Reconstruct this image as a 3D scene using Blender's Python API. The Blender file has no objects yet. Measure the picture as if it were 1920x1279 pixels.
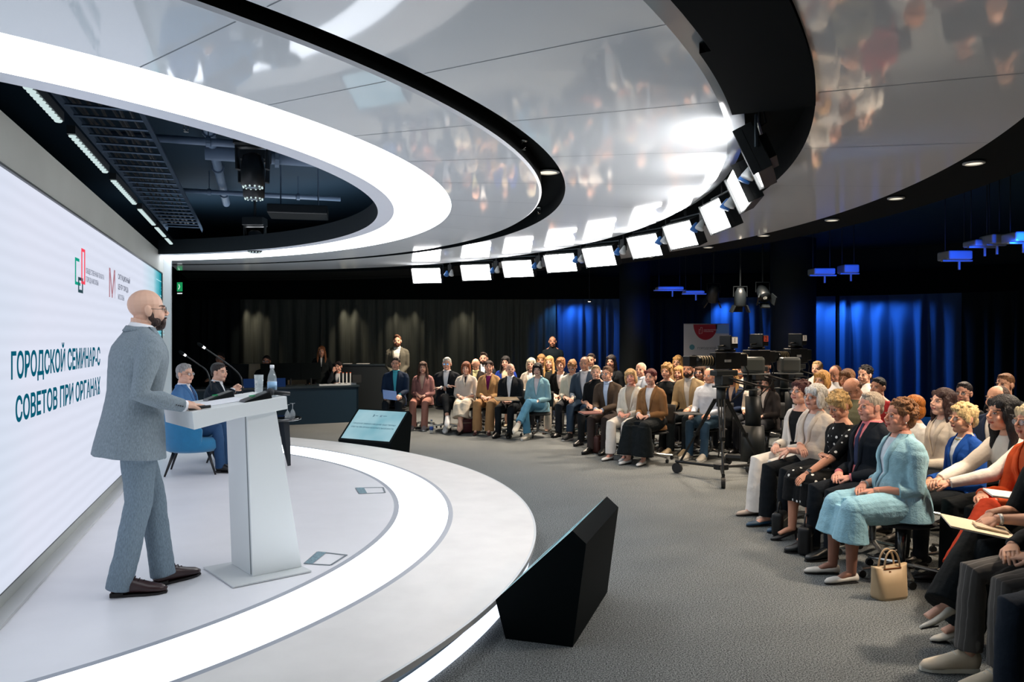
import bpy, bmesh, math, random
from math import sin, cos, pi, radians, atan2, hypot, sqrt
from mathutils import Vector, Matrix, noise
import numpy as np
random.seed(7)
SC = bpy.context.scene
COL = SC.collection
# ------------------------------------------------------------------ camera
F = 1460.0; CX = 960.0; HY = 636.0; EYE = 1.68
cd = bpy.data.cameras.new('camera'); cam = bpy.data.objects.new('camera', cd); COL.objects.link(cam)
cam.location = (0, 0, EYE); cam.rotation_euler = (pi/2, 0, 0)
cd.sensor_width = 36; cd.lens = 36*F/1920; cd.shift_y = -(639.5-HY)/1920
cd.clip_start = 0.05; cd.clip_end = 100
SC.camera = cam
# ------------------------------------------------------------------ world, exposure
w = bpy.data.worlds.new('world'); SC.world = w; w.use_nodes = True
w.node_tree.nodes['Background'].inputs[0].default_value = (0.25, 0.55, 0.62, 1)
w.node_tree.nodes['Background'].inputs[1].default_value = 0.03
SC.view_settings.view_transform = 'Standard'; SC.view_settings.look = 'None'
SC.view_settings.exposure = 0.22; SC.view_settings.gamma = 1; SC.view_settings.use_curve_mapping = False
SC.cycles.use_denoising = True
SC.cycles.max_bounces = 6; SC.cycles.diffuse_bounces = 3; SC.cycles.glossy_bounces = 3
SC.cycles.transmission_bounces = 5; SC.cycles.sample_clamp_indirect = 6
SC.cycles.caustics_reflective = False; SC.cycles.caustics_refractive = False
# ------------------------------------------------------------------ frame of the LED wall: t along it, m out from it
S_, C_ = -0.30938, 0.95094
def W(t, m, z=0.0): return Vector((t*S_+m*C_, t*C_-m*S_, z))
def toW(x, y): return x*S_+y*C_, x*C_-y*S_
def PZ(u, v, z):
    Y = F*(z-EYE)/(HY-v); return Vector(((u-CX)/F*Y, Y, z))
def PY(u, v, Y): return Vector(((u-CX)/F*Y, Y, EYE+(HY-v)/F*Y))
WALLM = -1.35; WALLA = atan2(C_, S_)     # world angle of the wall direction
T0, M0 = 7.9, -2.6
CEIL = 2.88; STG = 0.18
RING = {'floor_out': [0.1502, 0.4464, -0.1168, 4.3196], 'floor_in': [0.1151, 0.3805, -0.1331, 3.815],
 'stage': [0.1332, 0.4567, -0.1484, 5.003], 'cl_out': [0.0408, 0.33, 0.0981, 4.3853], 'cl_in': [0.0095, 0.2745, 0.0836, 3.8625],
 'b_in': [-0.0178, 0.3096, 0.111, 5.166], 'b_out': [0.0062, 0.2792, 0.0589, 5.3431], 'r2': [-0.1697, 0.2421, 0.2581, 6.6582],
 'r3': [0.0, 0.2772, 0.1909, 8.0898]}
def rr(name, ph):
    if name == 'r3in': return rr('r2', ph)+0.36
    p = max(-1.45, min(1.45, ph)); k = RING[name]
    return ((k[0]*p+k[1])*p+k[2])*p+k[3]
def rp(name, ph, off=0.0, z=0.0):
    r = rr(name, ph)+off if isinstance(name, str) else name+off
    return W(T0+r*sin(ph), M0+r*cos(ph), z)
def ph_wall(name, off, sgn):   # angle where the ring meets the wall
    lo, hi = 0.0, 1.56
    for _ in range(40):
        mid = (lo+hi)/2; r = (rr(name, sgn*mid)+off)
        if M0+r*cos(mid) > WALLM: lo = mid
        else: hi = mid
    return sgn*lo
# ------------------------------------------------------------------ materials
def lin(c):
    o = []
    for x in c[:3]:
        x = x/255.0
        o.append(x/12.92 if x <= 0.04045 else ((x+0.055)/1.055)**2.4)
    return (*o, 1)
MATS = {}
def mat(name, col, rough=0.6, metal=0.0, spec=0.5, emit=None, es=0.0, var=0.0, vs=6.0, bump=0.0, bs=40.0, coat=0.0, trans=0.0, alpha=1.0, sheen=0.0, streak=None, obj=True):
    if name in MATS: return MATS[name]
    m = bpy.data.materials.new(name); m.use_nodes = True; nt = m.node_tree; N = nt.nodes; L = nt.links
    b = N['Principled BSDF']
    b.inputs['Base Color'].default_value = lin(col); b.inputs['Roughness'].default_value = rough
    b.inputs['Metallic'].default_value = metal; b.inputs['Specular IOR Level'].default_value = spec
    if coat: b.inputs['Coat Weight'].default_value = coat; b.inputs['Coat Roughness'].default_value = 0.05
    if trans: b.inputs['Transmission Weight'].default_value = trans
    if sheen: b.inputs['Sheen Weight'].default_value = sheen
    if alpha < 1: b.inputs['Alpha'].default_value = alpha
    if emit: b.inputs['Emission Color'].default_value = lin(emit); b.inputs['Emission Strength'].default_value = es
    tc = N.new('ShaderNodeTexCoord')
    if var:
        nz = N.new('ShaderNodeTexNoise'); nz.inputs['Scale'].default_value = vs; nz.inputs['Detail'].default_value = 4
        if streak:
            mp = N.new('ShaderNodeMapping'); mp.inputs['Scale'].default_value = streak
            L.new(tc.outputs['Object'], mp.inputs[0]); L.new(mp.outputs[0], nz.inputs['Vector'])
        else: L.new(tc.outputs['Object'], nz.inputs['Vector'])
        r = N.new('ShaderNodeValToRGB'); e = r.color_ramp.elements
        e[0].position = .3; e[1].position = .7
        c = lin(col); e[0].color = (*[x*(1-var) for x in c[:3]], 1); e[1].color = (*[min(1, x*(1+var)) for x in c[:3]], 1)
        L.new(nz.outputs['Fac'], r.inputs[0]); L.new(r.outputs[0], b.inputs['Base Color'])
    if bump:
        nb = N.new('ShaderNodeTexNoise'); nb.inputs['Scale'].default_value = bs; nb.inputs['Detail'].default_value = 3
        if var and streak: L.new(mp.outputs[0], nb.inputs['Vector'])
        else: L.new(tc.outputs['Object'], nb.inputs['Vector'])
        bp = N.new('ShaderNodeBump'); bp.inputs['Strength'].default_value = bump; bp.inputs['Distance'].default_value = 0.02
        L.new(nb.outputs['Fac'], bp.inputs['Height']); L.new(bp.outputs[0], b.inputs['Normal'])
    MATS[name] = m; return m
def emat(name, col, s):
    if name in MATS: return MATS[name]
    m = bpy.data.materials.new(name); m.use_nodes = True; nt = m.node_tree
    nt.nodes.remove(nt.nodes['Principled BSDF'])
    e = nt.nodes.new('ShaderNodeEmission'); e.inputs[0].default_value = lin(col); e.inputs[1].default_value = s
    nt.links.new(e.outputs[0], nt.nodes['Material Output'].inputs[0]); MATS[name] = m; return m
BLK = mat('black_paint', (14, 19, 21), .55)
BLKG = mat('black_gloss', (9, 13, 15), .28)
BLKM = mat('black_matte', (6, 12, 14), .9, spec=.1)
# ------------------------------------------------------------------ mesh helpers
class MB:
    def __init__(s): s.v = []; s.f = []; s.mi = []; s.k = 0
    def add(s, vs, fs, mi=None):
        n = len(s.v); s.v += [tuple(x) for x in vs]; s.f += [tuple(i+n for i in f) for f in fs]; s.mi += [s.k if mi is None else mi]*len(fs)
        return s
    def box(s, c, size, M=None, bev=0.0):
        x, y, z = [a/2 for a in size]
        vs = [Vector((i*x, j*y, k*z)) for k in (-1, 1) for j in (-1, 1) for i in (-1, 1)]
        if M is not None: vs = [M @ p for p in vs]
        c = Vector(c); vs = [p+c for p in vs]
        return s.add(vs, [(0, 2, 3, 1), (4, 5, 7, 6), (0, 1, 5, 4), (2, 6, 7, 3), (0, 4, 6, 2), (1, 3, 7, 5)])
    def tube(s, pts, rad, n=8, cap=True, ell=None, ref=None):
        """loft circles (or ellipses) along a path; rad number or list of r / (a,b)"""
        pts = [Vector(p) for p in pts]; K = len(pts)
        if not isinstance(rad, (list, tuple)): rad = [rad]*K
        vs = []; up = None
        for i in range(K):
            a = pts[max(0, i-1)]; b = pts[min(K-1, i+1)]; d = (b-a)
            d = d.normalized() if d.length > 1e-9 else Vector((0, 0, 1))
            if up is None:
                r0 = Vector(ref) if ref is not None else (Vector((0, 0, 1)) if abs(d.z) < .9 else Vector((0, 1, 0)))
                up = r0
            up = (up-d*up.dot(d)); up = up.normalized() if up.length > 1e-6 else d.orthogonal().normalized()
            sd = d.cross(up).normalized(); R = rad[i]; ra, rb = (R if isinstance(R, (list, tuple)) else (R, R))
            for k in range(n):
                t = 2*pi*k/n; vs.append(pts[i]+sd*(cos(t)*ra)+up*(sin(t)*rb))
        fs = [(i*n+k, i*n+(k+1) % n, (i+1)*n+(k+1) % n, (i+1)*n+k) for i in range(K-1) for k in range(n)]
        if cap: fs += [tuple(range(n-1, -1, -1)), tuple((K-1)*n+k for k in range(n))]
        return s.add(vs, fs)
    def ball(s, c, r, M=None, n=12, m=8):
        if not isinstance(r, (list, tuple)): r = (r, r, r)
        vs = []
        for i in range(m+1):
            th = pi*i/m
            for k in range(n):
                ph = 2*pi*k/n; p = Vector((r[0]*sin(th)*cos(ph), r[1]*sin(th)*sin(ph), r[2]*cos(th)))
                if M is not None: p = M @ p
                vs.append(p+Vector(c))
        fs = [(i*n+k, (i+1)*n+k, (i+1)*n+(k+1) % n, i*n+(k+1) % n) for i in range(m) for k in range(n)]
        return s.add(vs, fs)
    def prism(s, poly, h0, h1, M=None):
        """poly [(x,y)] extruded z h0..h1"""
        n = len(poly); vs = [Vector((x, y, h0)) for x, y in poly]+[Vector((x, y, h1)) for x, y in poly]
        if M is not None: vs = [M @ p for p in vs]
        return s.add(vs, [tuple(range(n-1, -1, -1)), tuple(range(n, 2*n))]+[(i, (i+1) % n, n+(i+1) % n, n+i) for i in range(n)])
    def lathe(s, prof, c=(0, 0, 0), n=24, M=None):
        vs = []
        for r, z in prof:
            for k in range(n):
                p = Vector((r*cos(2*pi*k/n), r*sin(2*pi*k/n), z)); vs.append((M @ p if M is not None else p)+Vector(c))
        K = len(prof)
        fs = [(i*n+k, i*n+(k+1) % n, (i+1)*n+(k+1) % n, (i+1)*n+k) for i in range(K-1) for k in range(n)]
        fs += [tuple(range(n-1, -1, -1)), tuple((K-1)*n+k for k in range(n))]
        return s.add(vs, fs)
    def mesh(s, name):
        me = bpy.data.meshes.new(name); me.from_pydata([tuple(v) for v in s.v], [], s.f); me.validate(); return me
    def build(s, name, m, parent=None, smooth=False, bevel=0.0, loc=None):
        me = s.mesh(name)
        ms = m if isinstance(m, (list, tuple)) else [m]
        for x in ms: me.materials.append(x)
        if len(ms) > 1 and len(me.polygons) == len(s.mi): me.polygons.foreach_set('material_index', s.mi)
        bm = bmesh.new(); bm.from_mesh(me); bmesh.ops.remove_doubles(bm, verts=bm.verts, dist=1e-6); bmesh.ops.recalc_face_normals(bm, faces=bm.faces); bm.to_mesh(me); bm.free()
        if smooth: me.polygons.foreach_set('use_smooth', [True]*len(me.polygons))
        o = bpy.data.objects.new(name, me); COL.objects.link(o)
        if parent: o.parent = parent
        if loc is not None: o.location = loc
        if bevel:
            md = o.modifiers.new('bevel', 'BEVEL'); md.width = bevel; md.segments = 2; md.limit_method = 'ANGLE'; md.angle_limit = radians(40)
        return o
def tag(o, label=None, cat=None, group=None, kind=None):
    if label: o['label'] = label
    if cat: o['category'] = cat
    if group: o['group'] = group
    if kind: o['kind'] = kind
    return o
def empty(name, loc=(0, 0, 0), rz=0.0, label=None, cat=None, group=None):
    o = bpy.data.objects.new(name, None); COL.objects.link(o); o.location = loc; o.rotation_euler = (0, 0, rz); o.empty_display_size = .1
    return tag(o, label, cat, group)
def struct(o, label=None, cat=None): return tag(o, label, cat, kind='structure')
def copy_tree(o, parent=None):
    c = o.copy(); COL.objects.link(c)
    if parent: c.parent = parent
    for ch in list(o.children): copy_tree(ch, c)
    return c
def text(body, size, name, m, parent=None, M=None, wscale=1.0, depth=0.001, align='LEFT', bold=0.0):
    cu = bpy.data.curves.new(name, 'FONT'); cu.body = body; cu.size = size; cu.extrude = depth; cu.align_x = align; cu.offset = bold; cu.resolution_u = 3
    o = bpy.data.objects.new(name, cu); COL.objects.link(o)
    me = bpy.data.meshes.new_from_object(o.evaluated_get(bpy.context.evaluated_depsgraph_get()))
    bpy.data.objects.remove(o); bpy.data.curves.remove(cu)
    T = Matrix.Diagonal((wscale, 1, 1, 1)); me.transform((M @ T) if M is not None else T)
    me.materials.clear(); me.materials.append(m); me.name = name
    o = bpy.data.objects.new(name, me); COL.objects.link(o)
    if parent: o.parent = parent
    return o
def basis(ex, ey, ez, loc):
    M = Matrix((ex, ey, ez)).transposed().to_4x4(); M.translation = Vector(loc); return M
def light(kind, name, loc, energy, col=(255, 255, 255), size=.1, target=None, spot=None, blend=.5):
    ld = bpy.data.lights.new(name, kind); ld.energy = energy; ld.color = lin(col)[:3]
    if kind == 'SPOT': ld.spot_size = radians(spot or 60); ld.spot_blend = blend; ld.shadow_soft_size = size
    elif kind == 'POINT': ld.shadow_soft_size = size
    elif kind == 'AREA': ld.size = size
    o = bpy.data.objects.new(name, ld); COL.objects.link(o); o.location = loc
    if target is not None: o.rotation_euler = (Vector(target)-Vector(loc)).to_track_quat('-Z', 'Y').to_euler()
    return o
# ================================================================== SETTING
def annulus(a, aoff, b, boff, z, p0=-1.35, p1=1.4, n=120, clipwall=True, z2=None):
    """flat ring segment between two named rings, cut off at the LED wall"""
    mb = MB()
    z2 = z if z2 is None else z2
    def cl(name, off, ph, zz):
        r = (rr(name, ph)+off)
        return W(T0+r*sin(ph), max(M0+r*cos(ph), WALLM) if clipwall else M0+r*cos(ph), zz)
    vs = []; fs = []
    for i in range(n+1):
        ph = p0+(p1-p0)*i/n
        vs += [cl(a, aoff, ph, z), cl(b, boff, ph, z2)]
    for i in range(n): fs.append((2*i, 2*i+1, 2*i+3, 2*i+2))
    return mb.add(vs, fs)
def wallstrip(a, off, z0, z1, p0=-1.35, p1=1.4, n=120):
    return annulus(a, off, a, off, z0, p0, p1, n, True, z1)
carpet = mat('carpet', (104, 108, 108), .95, spec=.1)
nt = carpet.node_tree; N = nt.nodes; L = nt.links; b = N['Principled BSDF']
tc = [n for n in N if n.type == 'TEX_COORD'][0]
n1 = N.new('ShaderNodeTexNoise'); n1.inputs['Scale'].default_value = 120; n1.inputs['Detail'].default_value = 2; n1.inputs['Roughness'].default_value = .9
r1 = N.new('ShaderNodeValToRGB'); e = r1.color_ramp.elements; e[0].position = .40; e[0].color = lin((50, 55, 57)); e[1].position = .60; e[1].color = lin((158, 163, 163))
n2 = N.new('ShaderNodeTexNoise'); n2.inputs['Scale'].default_value = 1.1; n2.inputs['Detail'].default_value = 3
mx = N.new('ShaderNodeMix'); mx.data_type = 'RGBA'; mx.blend_type = 'MULTIPLY'; mx.inputs[0].default_value = .35
L.new(tc.outputs['Object'], n1.inputs['Vector']); L.new(n1.outputs['Fac'], r1.inputs[0]); L.new(tc.outputs['Object'], n2.inputs['Vector'])
L.new(r1.outputs[0], mx.inputs[6]); L.new(n2.outputs['Fac'], mx.inputs[7]); L.new(mx.outputs[2], b.inputs['Base Color'])
bp = N.new('ShaderNodeBump'); bp.inputs['Strength'].default_value = .5; bp.inputs['Distance'].default_value = .01
L.new(n1.outputs['Fac'], bp.inputs['Height']); L.new(bp.outputs[0], b.inputs['Normal'])
mb = MB(); mb.add([(-16, -5, 0), (18, -5, 0), (18, 26, 0), (-16, 26, 0)], [(0, 1, 2, 3)])
struct(mb.build('floor', carpet))
STW = mat('stage_white', (232, 232, 236), .32, var=.03, vs=2.5, spec=.4)
STO = mat('stage_outer_deck', (226, 223, 220), .4, var=.05, vs=3.5, spec=.4)
GREYL = mat('grey_inlay', (160, 165, 175), .45)
LEDF = emat('floor_light_panel', (240, 246, 255), 2.8)
# stage: one fixed platform with its inlays
st = empty('stage', W(T0, WALLM+.5, 0)); struct(st)
def stg(name, mb, m, smooth=False):
    o = mb.build(name, m); o.parent = st; o.matrix_parent_inverse = Matrix.Translation(-st.location); return o
mb = MB(); n = 120; pts = []
for i in range(n+1):
    ph = -1.35+2.75*i/n; r = rr('floor_in', ph); pts.append(W(T0+r*sin(ph), max(M0+r*cos(ph), WALLM), STG))
mb.add(pts, [tuple(range(len(pts)))])
stg('stage_top', mb, STW)
stg('inlay_strip', annulus('floor_in', 0, 'floor_in', .045, STG), GREYL)
stg('light_band', annulus('floor_in', .045, 'floor_out', -.03, STG), LEDF)
stg('inlay_strip', annulus('floor_out', -.03, 'floor_out', .012, STG), GREYL)
stg('outer_deck', annulus('floor_out', .012, 'stage', -.018, STG), STO)
mb = annulus('stage', -.018, 'stage', 0, STG); q = wallstrip('stage', 0, STG, STG-.03); mb.add(q.v, q.f)
stg('edge_lip', mb, mat('edge_lip', (205, 208, 210), .35))
mb = annulus('stage', 0, 'stage', -.16, STG-.03); q = wallstrip('stage', -.16, STG-.03, 0); mb.add(q.v, q.f)
stg('skirt', mb, mat('stage_skirt', (52, 66, 72), .3))
mb = annulus('stage', -.13, 'stage', -.05, .035); q = wallstrip('stage', -.05, .035, 0); mb.add(q.v, q.f); q = wallstrip('stage', -.13, .035, 0); mb.add(q.v, q.f)
stg('light_strip', mb, emat('base_light_strip', (225, 235, 255), 1.5))
# floor hatches and cable boxes let into the stage
def hatch(u0, v0, u1, v1, u2, v2, u3, v3, grille, label):
    P = [PZ(u, v, STG+.0015) for u, v in ((u0, v0), (u1, v1), (u2, v2), (u3, v3))]
    c = sum(P, Vector())/4; o = empty('floor_hatch', c, 0, label, 'floor hatch')
    P = [p-c for p in P]
    mb = MB(); wd = .008
    for i in range(4):
        a, b_ = P[i], P[(i+1) % 4]; d = (b_-a).normalized(); nn = Vector((-d.y, d.x, 0))*wd
        mb.add([a-nn, b_-nn, b_+nn, a+nn, a-nn+Vector((0, 0, .002)), b_-nn+Vector((0, 0, .002)), b_+nn+Vector((0, 0, .002)), a+nn+Vector((0, 0, .002))], [(0, 1, 2, 3), (4, 5, 6, 7), (0, 1, 5, 4), (1, 2, 6, 5), (2, 3, 7, 6), (3, 0, 4, 7)])
    mb.build('frame', mat('hatch_frame', (120, 130, 138), .4, metal=.5), o)
    if grille:
        a, b_, c_, d_ = [P[0]*(1-t)+P[1]*t for t in (0, .3)]+[P[3]*(1-t)+P[2]*t for t in (.3, 0)]
        mb = MB(); mb.add([p+Vector((0, 0, .003)) for p in (a, b_, c_, d_)], [(0, 1, 2, 3)])
        mb.build('socket_cover', mat('hatch_cover', (110, 140, 152), .5, var=.4, vs=80), o)
    return o
hatch(667, 915, 718, 914, 722, 924, 674, 926, True, 'small floor hatch with grey socket cover set in the white stage beside the light band')
hatch(596, 1035, 650, 1041, 620, 1060, 571, 1057, True, 'larger floor hatch outlined in grey on the white stage just beyond the lectern base')
# ------------------------------------------------------------------ LED wall
TA, TB = 2.4, 12.26       # along the wall
def wbox(mb, t0, t1, m0, m1, z0, z1):
    vs = [W(t, m, z) for z in (z0, z1) for m in (m0, m1) for t in (t0, t1)]
    return mb.add(vs, [(0, 2, 3, 1), (4, 5, 7, 6), (0, 1, 5, 4), (2, 6, 7, 3), (0, 4, 6, 2), (1, 3, 7, 5)])
WALLG = mat('wall_grey', (176, 180, 176), .55, var=.05, vs=1.5)
mb = MB(); wbox(mb, -3, TB+.42, WALLM-.25, WALLM, 0, 2.94)
struct(mb.build('wall_screen', WALLG))
# wall return towards the black side
mb = MB(); wbox(mb, TB+.4, TB+.55, WALLM-.25, WALLM+.1, 0, 2.9)
struct(mb.build('trim_1', mat('trim_white', (190, 198, 202), .4)))
mb = MB(); wbox(mb, -3, TB+.4, WALLM, WALLM+.085, STG, STG+.02)
struct(mb.build('baseboard_screen', mat('base_trim', (200, 202, 202), .45)))
SZ0, SZ1 = .29, 2.622
scrm = bpy.data.materials.new('led_screen'); scrm.use_nodes = True; nt = scrm.node_tree; N = nt.nodes; L = nt.links
N.remove(N['Principled BSDF']); em = N.new('ShaderNodeEmission'); L.new(em.outputs[0], N['Material Output'].inputs[0])
tc = N.new('ShaderNodeTexCoord'); sp = N.new('ShaderNodeSeparateXYZ'); L.new(tc.outputs['Object'], sp.inputs[0])
rp_ = N.new('ShaderNodeValToRGB'); e = rp_.color_ramp.elements
e[0].position = 0; e[0].color = lin((196, 218, 232)); e[1].position = 1; e[1].color = lin((30, 150, 165))
for p, c in ((.12, (205, 220, 236)), (.32, (222, 226, 242)), (.80, (220, 226, 243)), (.90, (190, 220, 234)), (.95, (110, 190, 205))):
    x = e.new(p); x.color = lin(c)
mr = N.new('ShaderNodeMapRange'); mr.inputs[1].default_value = 2.4; mr.inputs[2].default_value = TB; L.new(sp.outputs[0], mr.inputs[0])
nz = N.new('ShaderNodeTexNoise'); nz.inputs['Scale'].default_value = .9; mp = N.new('ShaderNodeMapping'); mp.inputs['Scale'].default_value = (.6, 1, 1.3); L.new(tc.outputs['Object'], mp.inputs[0]); L.new(mp.outputs[0], nz.inputs['Vector'])
ad = N.new('ShaderNodeMath'); ad.operation = 'MULTIPLY_ADD'; ad.inputs[1].default_value = .16; L.new(nz.outputs['Fac'], ad.inputs[0]); 
sb = N.new('ShaderNodeMath'); sb.operation = 'SUBTRACT'; sb.inputs[1].default_value = .08; L.new(mr.outputs[0], sb.inputs[0]); L.new(sb.outputs[0], ad.inputs[2]); L.new(ad.outputs[0], rp_.inputs[0])
wv = N.new('ShaderNodeTexWave'); wv.bands_direction = 'Z'; wv.inputs['Scale'].default_value = 3.2; wv.inputs['Distortion'].default_value = 1.2; L.new(tc.outputs['Object'], wv.inputs['Vector'])
mx = N.new('ShaderNodeMix'); mx.data_type = 'RGBA'; mx.blend_type = 'MULTIPLY'; mx.inputs[0].default_value = .045; L.new(rp_.outputs[0], mx.inputs[6]); L.new(wv.outputs['Color'], mx.inputs[7]); L.new(mx.outputs[2], em.inputs[0]); em.inputs[1].default_value = .88
scr = empty('led_screen', W(0, WALLM, 0), atan2(C_, S_), 'huge white LED screen wall with teal Cyrillic heading behind the speaker', 'screen')
# local axes: x along wall (t), -y out into the room
def sbox(mb, t0, t1, y0, y1, z0, z1):
    return mb.box(((t0+t1)/2, (y0+y1)/2, (z0+z1)/2), (t1-t0, abs(y1-y0), z1-z0))
mb = MB(); sbox(mb, TA, TB, -.012, -.004, SZ0, SZ1); mb.build('display', scrm, scr)
mb = MB(); sbox(mb, TA, TB, -.03, -.003, SZ1, SZ1+.014); sbox(mb, TB, TB+.014, -.03, -.003, SZ0, SZ1+.014); sbox(mb, TA, TB, -.014, -.003, SZ0-.008, SZ0)
mb.build('bezel', mat('screen_bezel', (40, 48, 52), .4), scr)
TEAL = emat('screen_teal', (8, 84, 106), 1.0)
def wallpx(u, v):  # pixel -> (t, z) on the wall plane
    k = (u-CX)/F; # X = kY ; X*C - Y*S = WALLM
    Y = WALLM/(k*C_-S_); X = k*Y; t, m = toW(X, Y); return t, EYE+(HY-v)/F*Y
def wtext(body, u0, v_top, v_bot, u1, name, m, par, bold=0.0):
    t0, zb = wallpx(u0, v_bot); _, zt = wallpx(u0, v_top); t1, _ = wallpx(u1, v_bot); h = zt-zb
    sz = h/.72
    o = text(body, sz, name, m, par, None, 1, .0005, 'LEFT', bold)
    xs = [v.co.x for v in o.data.vertices]; w0, w1 = min(xs), max(xs); k = (t1-t0)/(w1-w0)
    M = Matrix.Rotation(pi/2, 4, 'X'); T = Matrix.Translation((t0, -.014, zb)) @ M @ Matrix.Diagonal((k, 1, 1, 1)) @ Matrix.Translation((-w0, 0, 0))
    o.data.transform(T); return o
wtext('ГОРОДСКОЙ СЕМИНАР-С', 15.5, 661, 711, 184.5, 'heading_text', TEAL, scr, .0045)
wtext('СОВЕТОВ ПРИ ОРГАНАХ', 24, 745.5, 792, 185, 'heading_text', TEAL, scr, .0045)
GRT = emat('screen_grey_text', (120, 125, 140), 1.0); DKT = emat('screen_dark_text', (70, 74, 90), 1.0)
wtext('ОБЩЕСТВЕННАЯ ПАЛАТА', 157.5, 502, 512, 192, 'caption_text', GRT, scr)
wtext('ГОРОДА МОСКВЫ', 157.5, 518, 528, 181, 'caption_text', GRT, scr)
wtext('СИТУАЦИОННЫЙ', 218.5, 513, 523, 241, 'caption_text', DKT, scr)
wtext('ЦЕНТР ГОРОДА', 218.5, 532, 542, 238, 'caption_text', DKT, scr)
wtext('МОСКВЫ', 218.5, 551, 561, 230, 'caption_text', GRT, scr)
wtext('М', 201.5, 503, 556, 213, 'emblem_letter', emat('screen_mauve', (165, 120, 130), 1.0), scr, .004)
def lrect(mb, ua, va, ub, vb, th=.02, sides='lrtb'):
    t0, z1 = wallpx(ua, va); t1, _ = wallpx(ub, va); z0 = wallpx(ua, vb)[1]
    y0, y1 = -.0145, -.0128
    if 'l' in sides: sbox(mb, t0, t0+th*1.6, y0, y1, z0, z1)
    if 'r' in sides: sbox(mb, t1-th*1.6, t1, y0, y1, z0, z1)
    if 't' in sides: sbox(mb, t0, t1, y0, y1, z1-th*1.2, z1)
    if 'b' in sides: sbox(mb, t0, t1, y0, y1, z0, z0+th*1.2)
mb = MB(); lrect(mb, 149, 465, 156, 532); mb.build('emblem_red', emat('screen_red', (235, 70, 90), 1.0), scr)
mb = MB(); lrect(mb, 137, 482, 147, 533, sides='lb'); lrect(mb, 137, 482, 145, 520, sides='t'); mb.build('emblem_green', emat('screen_green', (20, 150, 125), 1.0), scr)
mb = MB(); lrect(mb, 143, 519, 152, 548); mb.build('emblem_dark', emat('screen_emblem_dark', (45, 70, 78), 1.0), scr)
mb = MB(); rnd = random.Random(3)
for i in range(26):
    u = rnd.uniform(284, 308); v = rnd.uniform(520, 640); t, z = wallpx(u, v); sbox(mb, t, min(TB-.02, t+rnd.uniform(.15, .9)), -.0142, -.0125, z, z+.008)
mb.build('circuit_lines', emat('screen_pale_lines', (170, 225, 235), 1.0), scr)
# ------------------------------------------------------------------ ceiling rings
GLC = mat('gloss_ceiling', (240, 245, 250), .045, spec=.5)
GLC.node_tree.nodes['Principled BSDF'].inputs['IOR'].default_value = 2.0
GLC2 = mat('gloss_ceiling_outer', (222, 222, 222), .05, spec=.5)
GLC2.node_tree.nodes['Principled BSDF'].inputs['IOR'].default_value = 2.0
RIM = mat('ceiling_rim', (226, 230, 240), .4)
LRG = emat('ceiling_light_band', (246, 250, 255), 3.5)
P0, P1 = -1.38, 1.44
cb = empty('ceiling_ring_inner', W(T0, WALLM+1, CEIL)); struct(cb)
def cst(name, mb, m, par):
    o = mb.build(name, m); o.parent = par; o.matrix_parent_inverse = Matrix.Translation(-par.location); return o
cst('rim', annulus('cl_in', -.15, 'cl_in', 0, CEIL-.001, P0, P1), RIM, cb)
cst('rim_edge', wallstrip('cl_in', -.15, CEIL-.001, CEIL+.2, P0, P1), mat('rim_edge', (22, 30, 36), .6), cb)
cst('light_band', annulus('cl_in', 0, 'cl_out', 0, CEIL, P0, P1), LRG, cb)
cst('gloss_panel', annulus('cl_out', 0, 'b_in', -.018, CEIL, P0, P1), GLC, cb)
cst('panel_edge', annulus('b_in', -.018, 'b_in', 0, CEIL, P0, P1, z2=CEIL+.012), RIM, cb)
cst('panel_side', wallstrip('b_in', 0, CEIL+.012, CEIL+.3, P0, P1), BLKM, cb)
c2 = empty('ceiling_ring_middle', W(T0, 2.9, CEIL)); struct(c2)
cst('slot_side', wallstrip('b_out', 0, CEIL, CEIL+.3, P0, P1), BLKM, c2)
cst('slot_top', annulus('b_in', 0, 'b_out', 0, CEIL+.12, P0, P1), BLKM, c2)
cst('gloss_panel', annulus('b_out', 0, 'r2', -.10, CEIL, P0, P1), GLC, c2)
cst('panel_edge', annulus('r2', -.10, 'r2', 0, CEIL, P0, P1, z2=CEIL+.05), mat('panel_rolled_edge', (205, 212, 218), .15, spec=.8), c2)
cst('slot_side', wallstrip('r2', 0, CEIL+.05, CEIL+.3, P0, P1), BLKM, c2)
cst('slot_top', annulus('r2', 0, 'r3in', 0, CEIL+.22, P0, P1), BLKM, c2)
c3 = empty('ceiling_ring_outer', W(T0, 4.9, CEIL)); struct(c3)
cst('slot_side', wallstrip('r3in', 0, CEIL, CEIL+.3, P0, P1), BLKM, c3)
cst('gloss_panel', annulus('r3in', 0, 'r3', 0, CEIL, P0, .62), GLC2, c3)
cst('side', wallstrip('r3', 0, CEIL, CEIL+.05, P0, P1), BLKM, c3)
cst('gloss_panel', annulus('r3in', 0, 'r3', 0, CEIL+.004, .62, P1), BLKM, c3)  # far stretch of the ring, its lack of light put into matte black
mb = MB()
vs = []; n = 120
for i in range(n+1):
    ph = P0+(P1-P0)*i/n
    vs += [rp('r3', ph, 0, CEIL+.01), rp('r3', ph, .6, CEIL+.01), rp('r3', ph, .6, 3.35)]
for i in range(n): mb.add([vs[3*i], vs[3*i+1], vs[3*i+4], vs[3*i+3]], [(0, 1, 2, 3)]); mb.add([vs[3*i+1], vs[3*i+2], vs[3*i+5], vs[3*i+4]], [(0, 1, 2, 3)])
cst('black_soffit', mb, BLKM, c3)
mb = MB(); mb.add([(-16, -5, 3.75), (18, -5, 3.75), (18, 26, 3.75), (-16, 26, 3.75)], [(0, 1, 2, 3)])
struct(mb.build('ceiling', mat('black_ceiling', (24, 46, 62), .8, spec=.2)))
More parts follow.
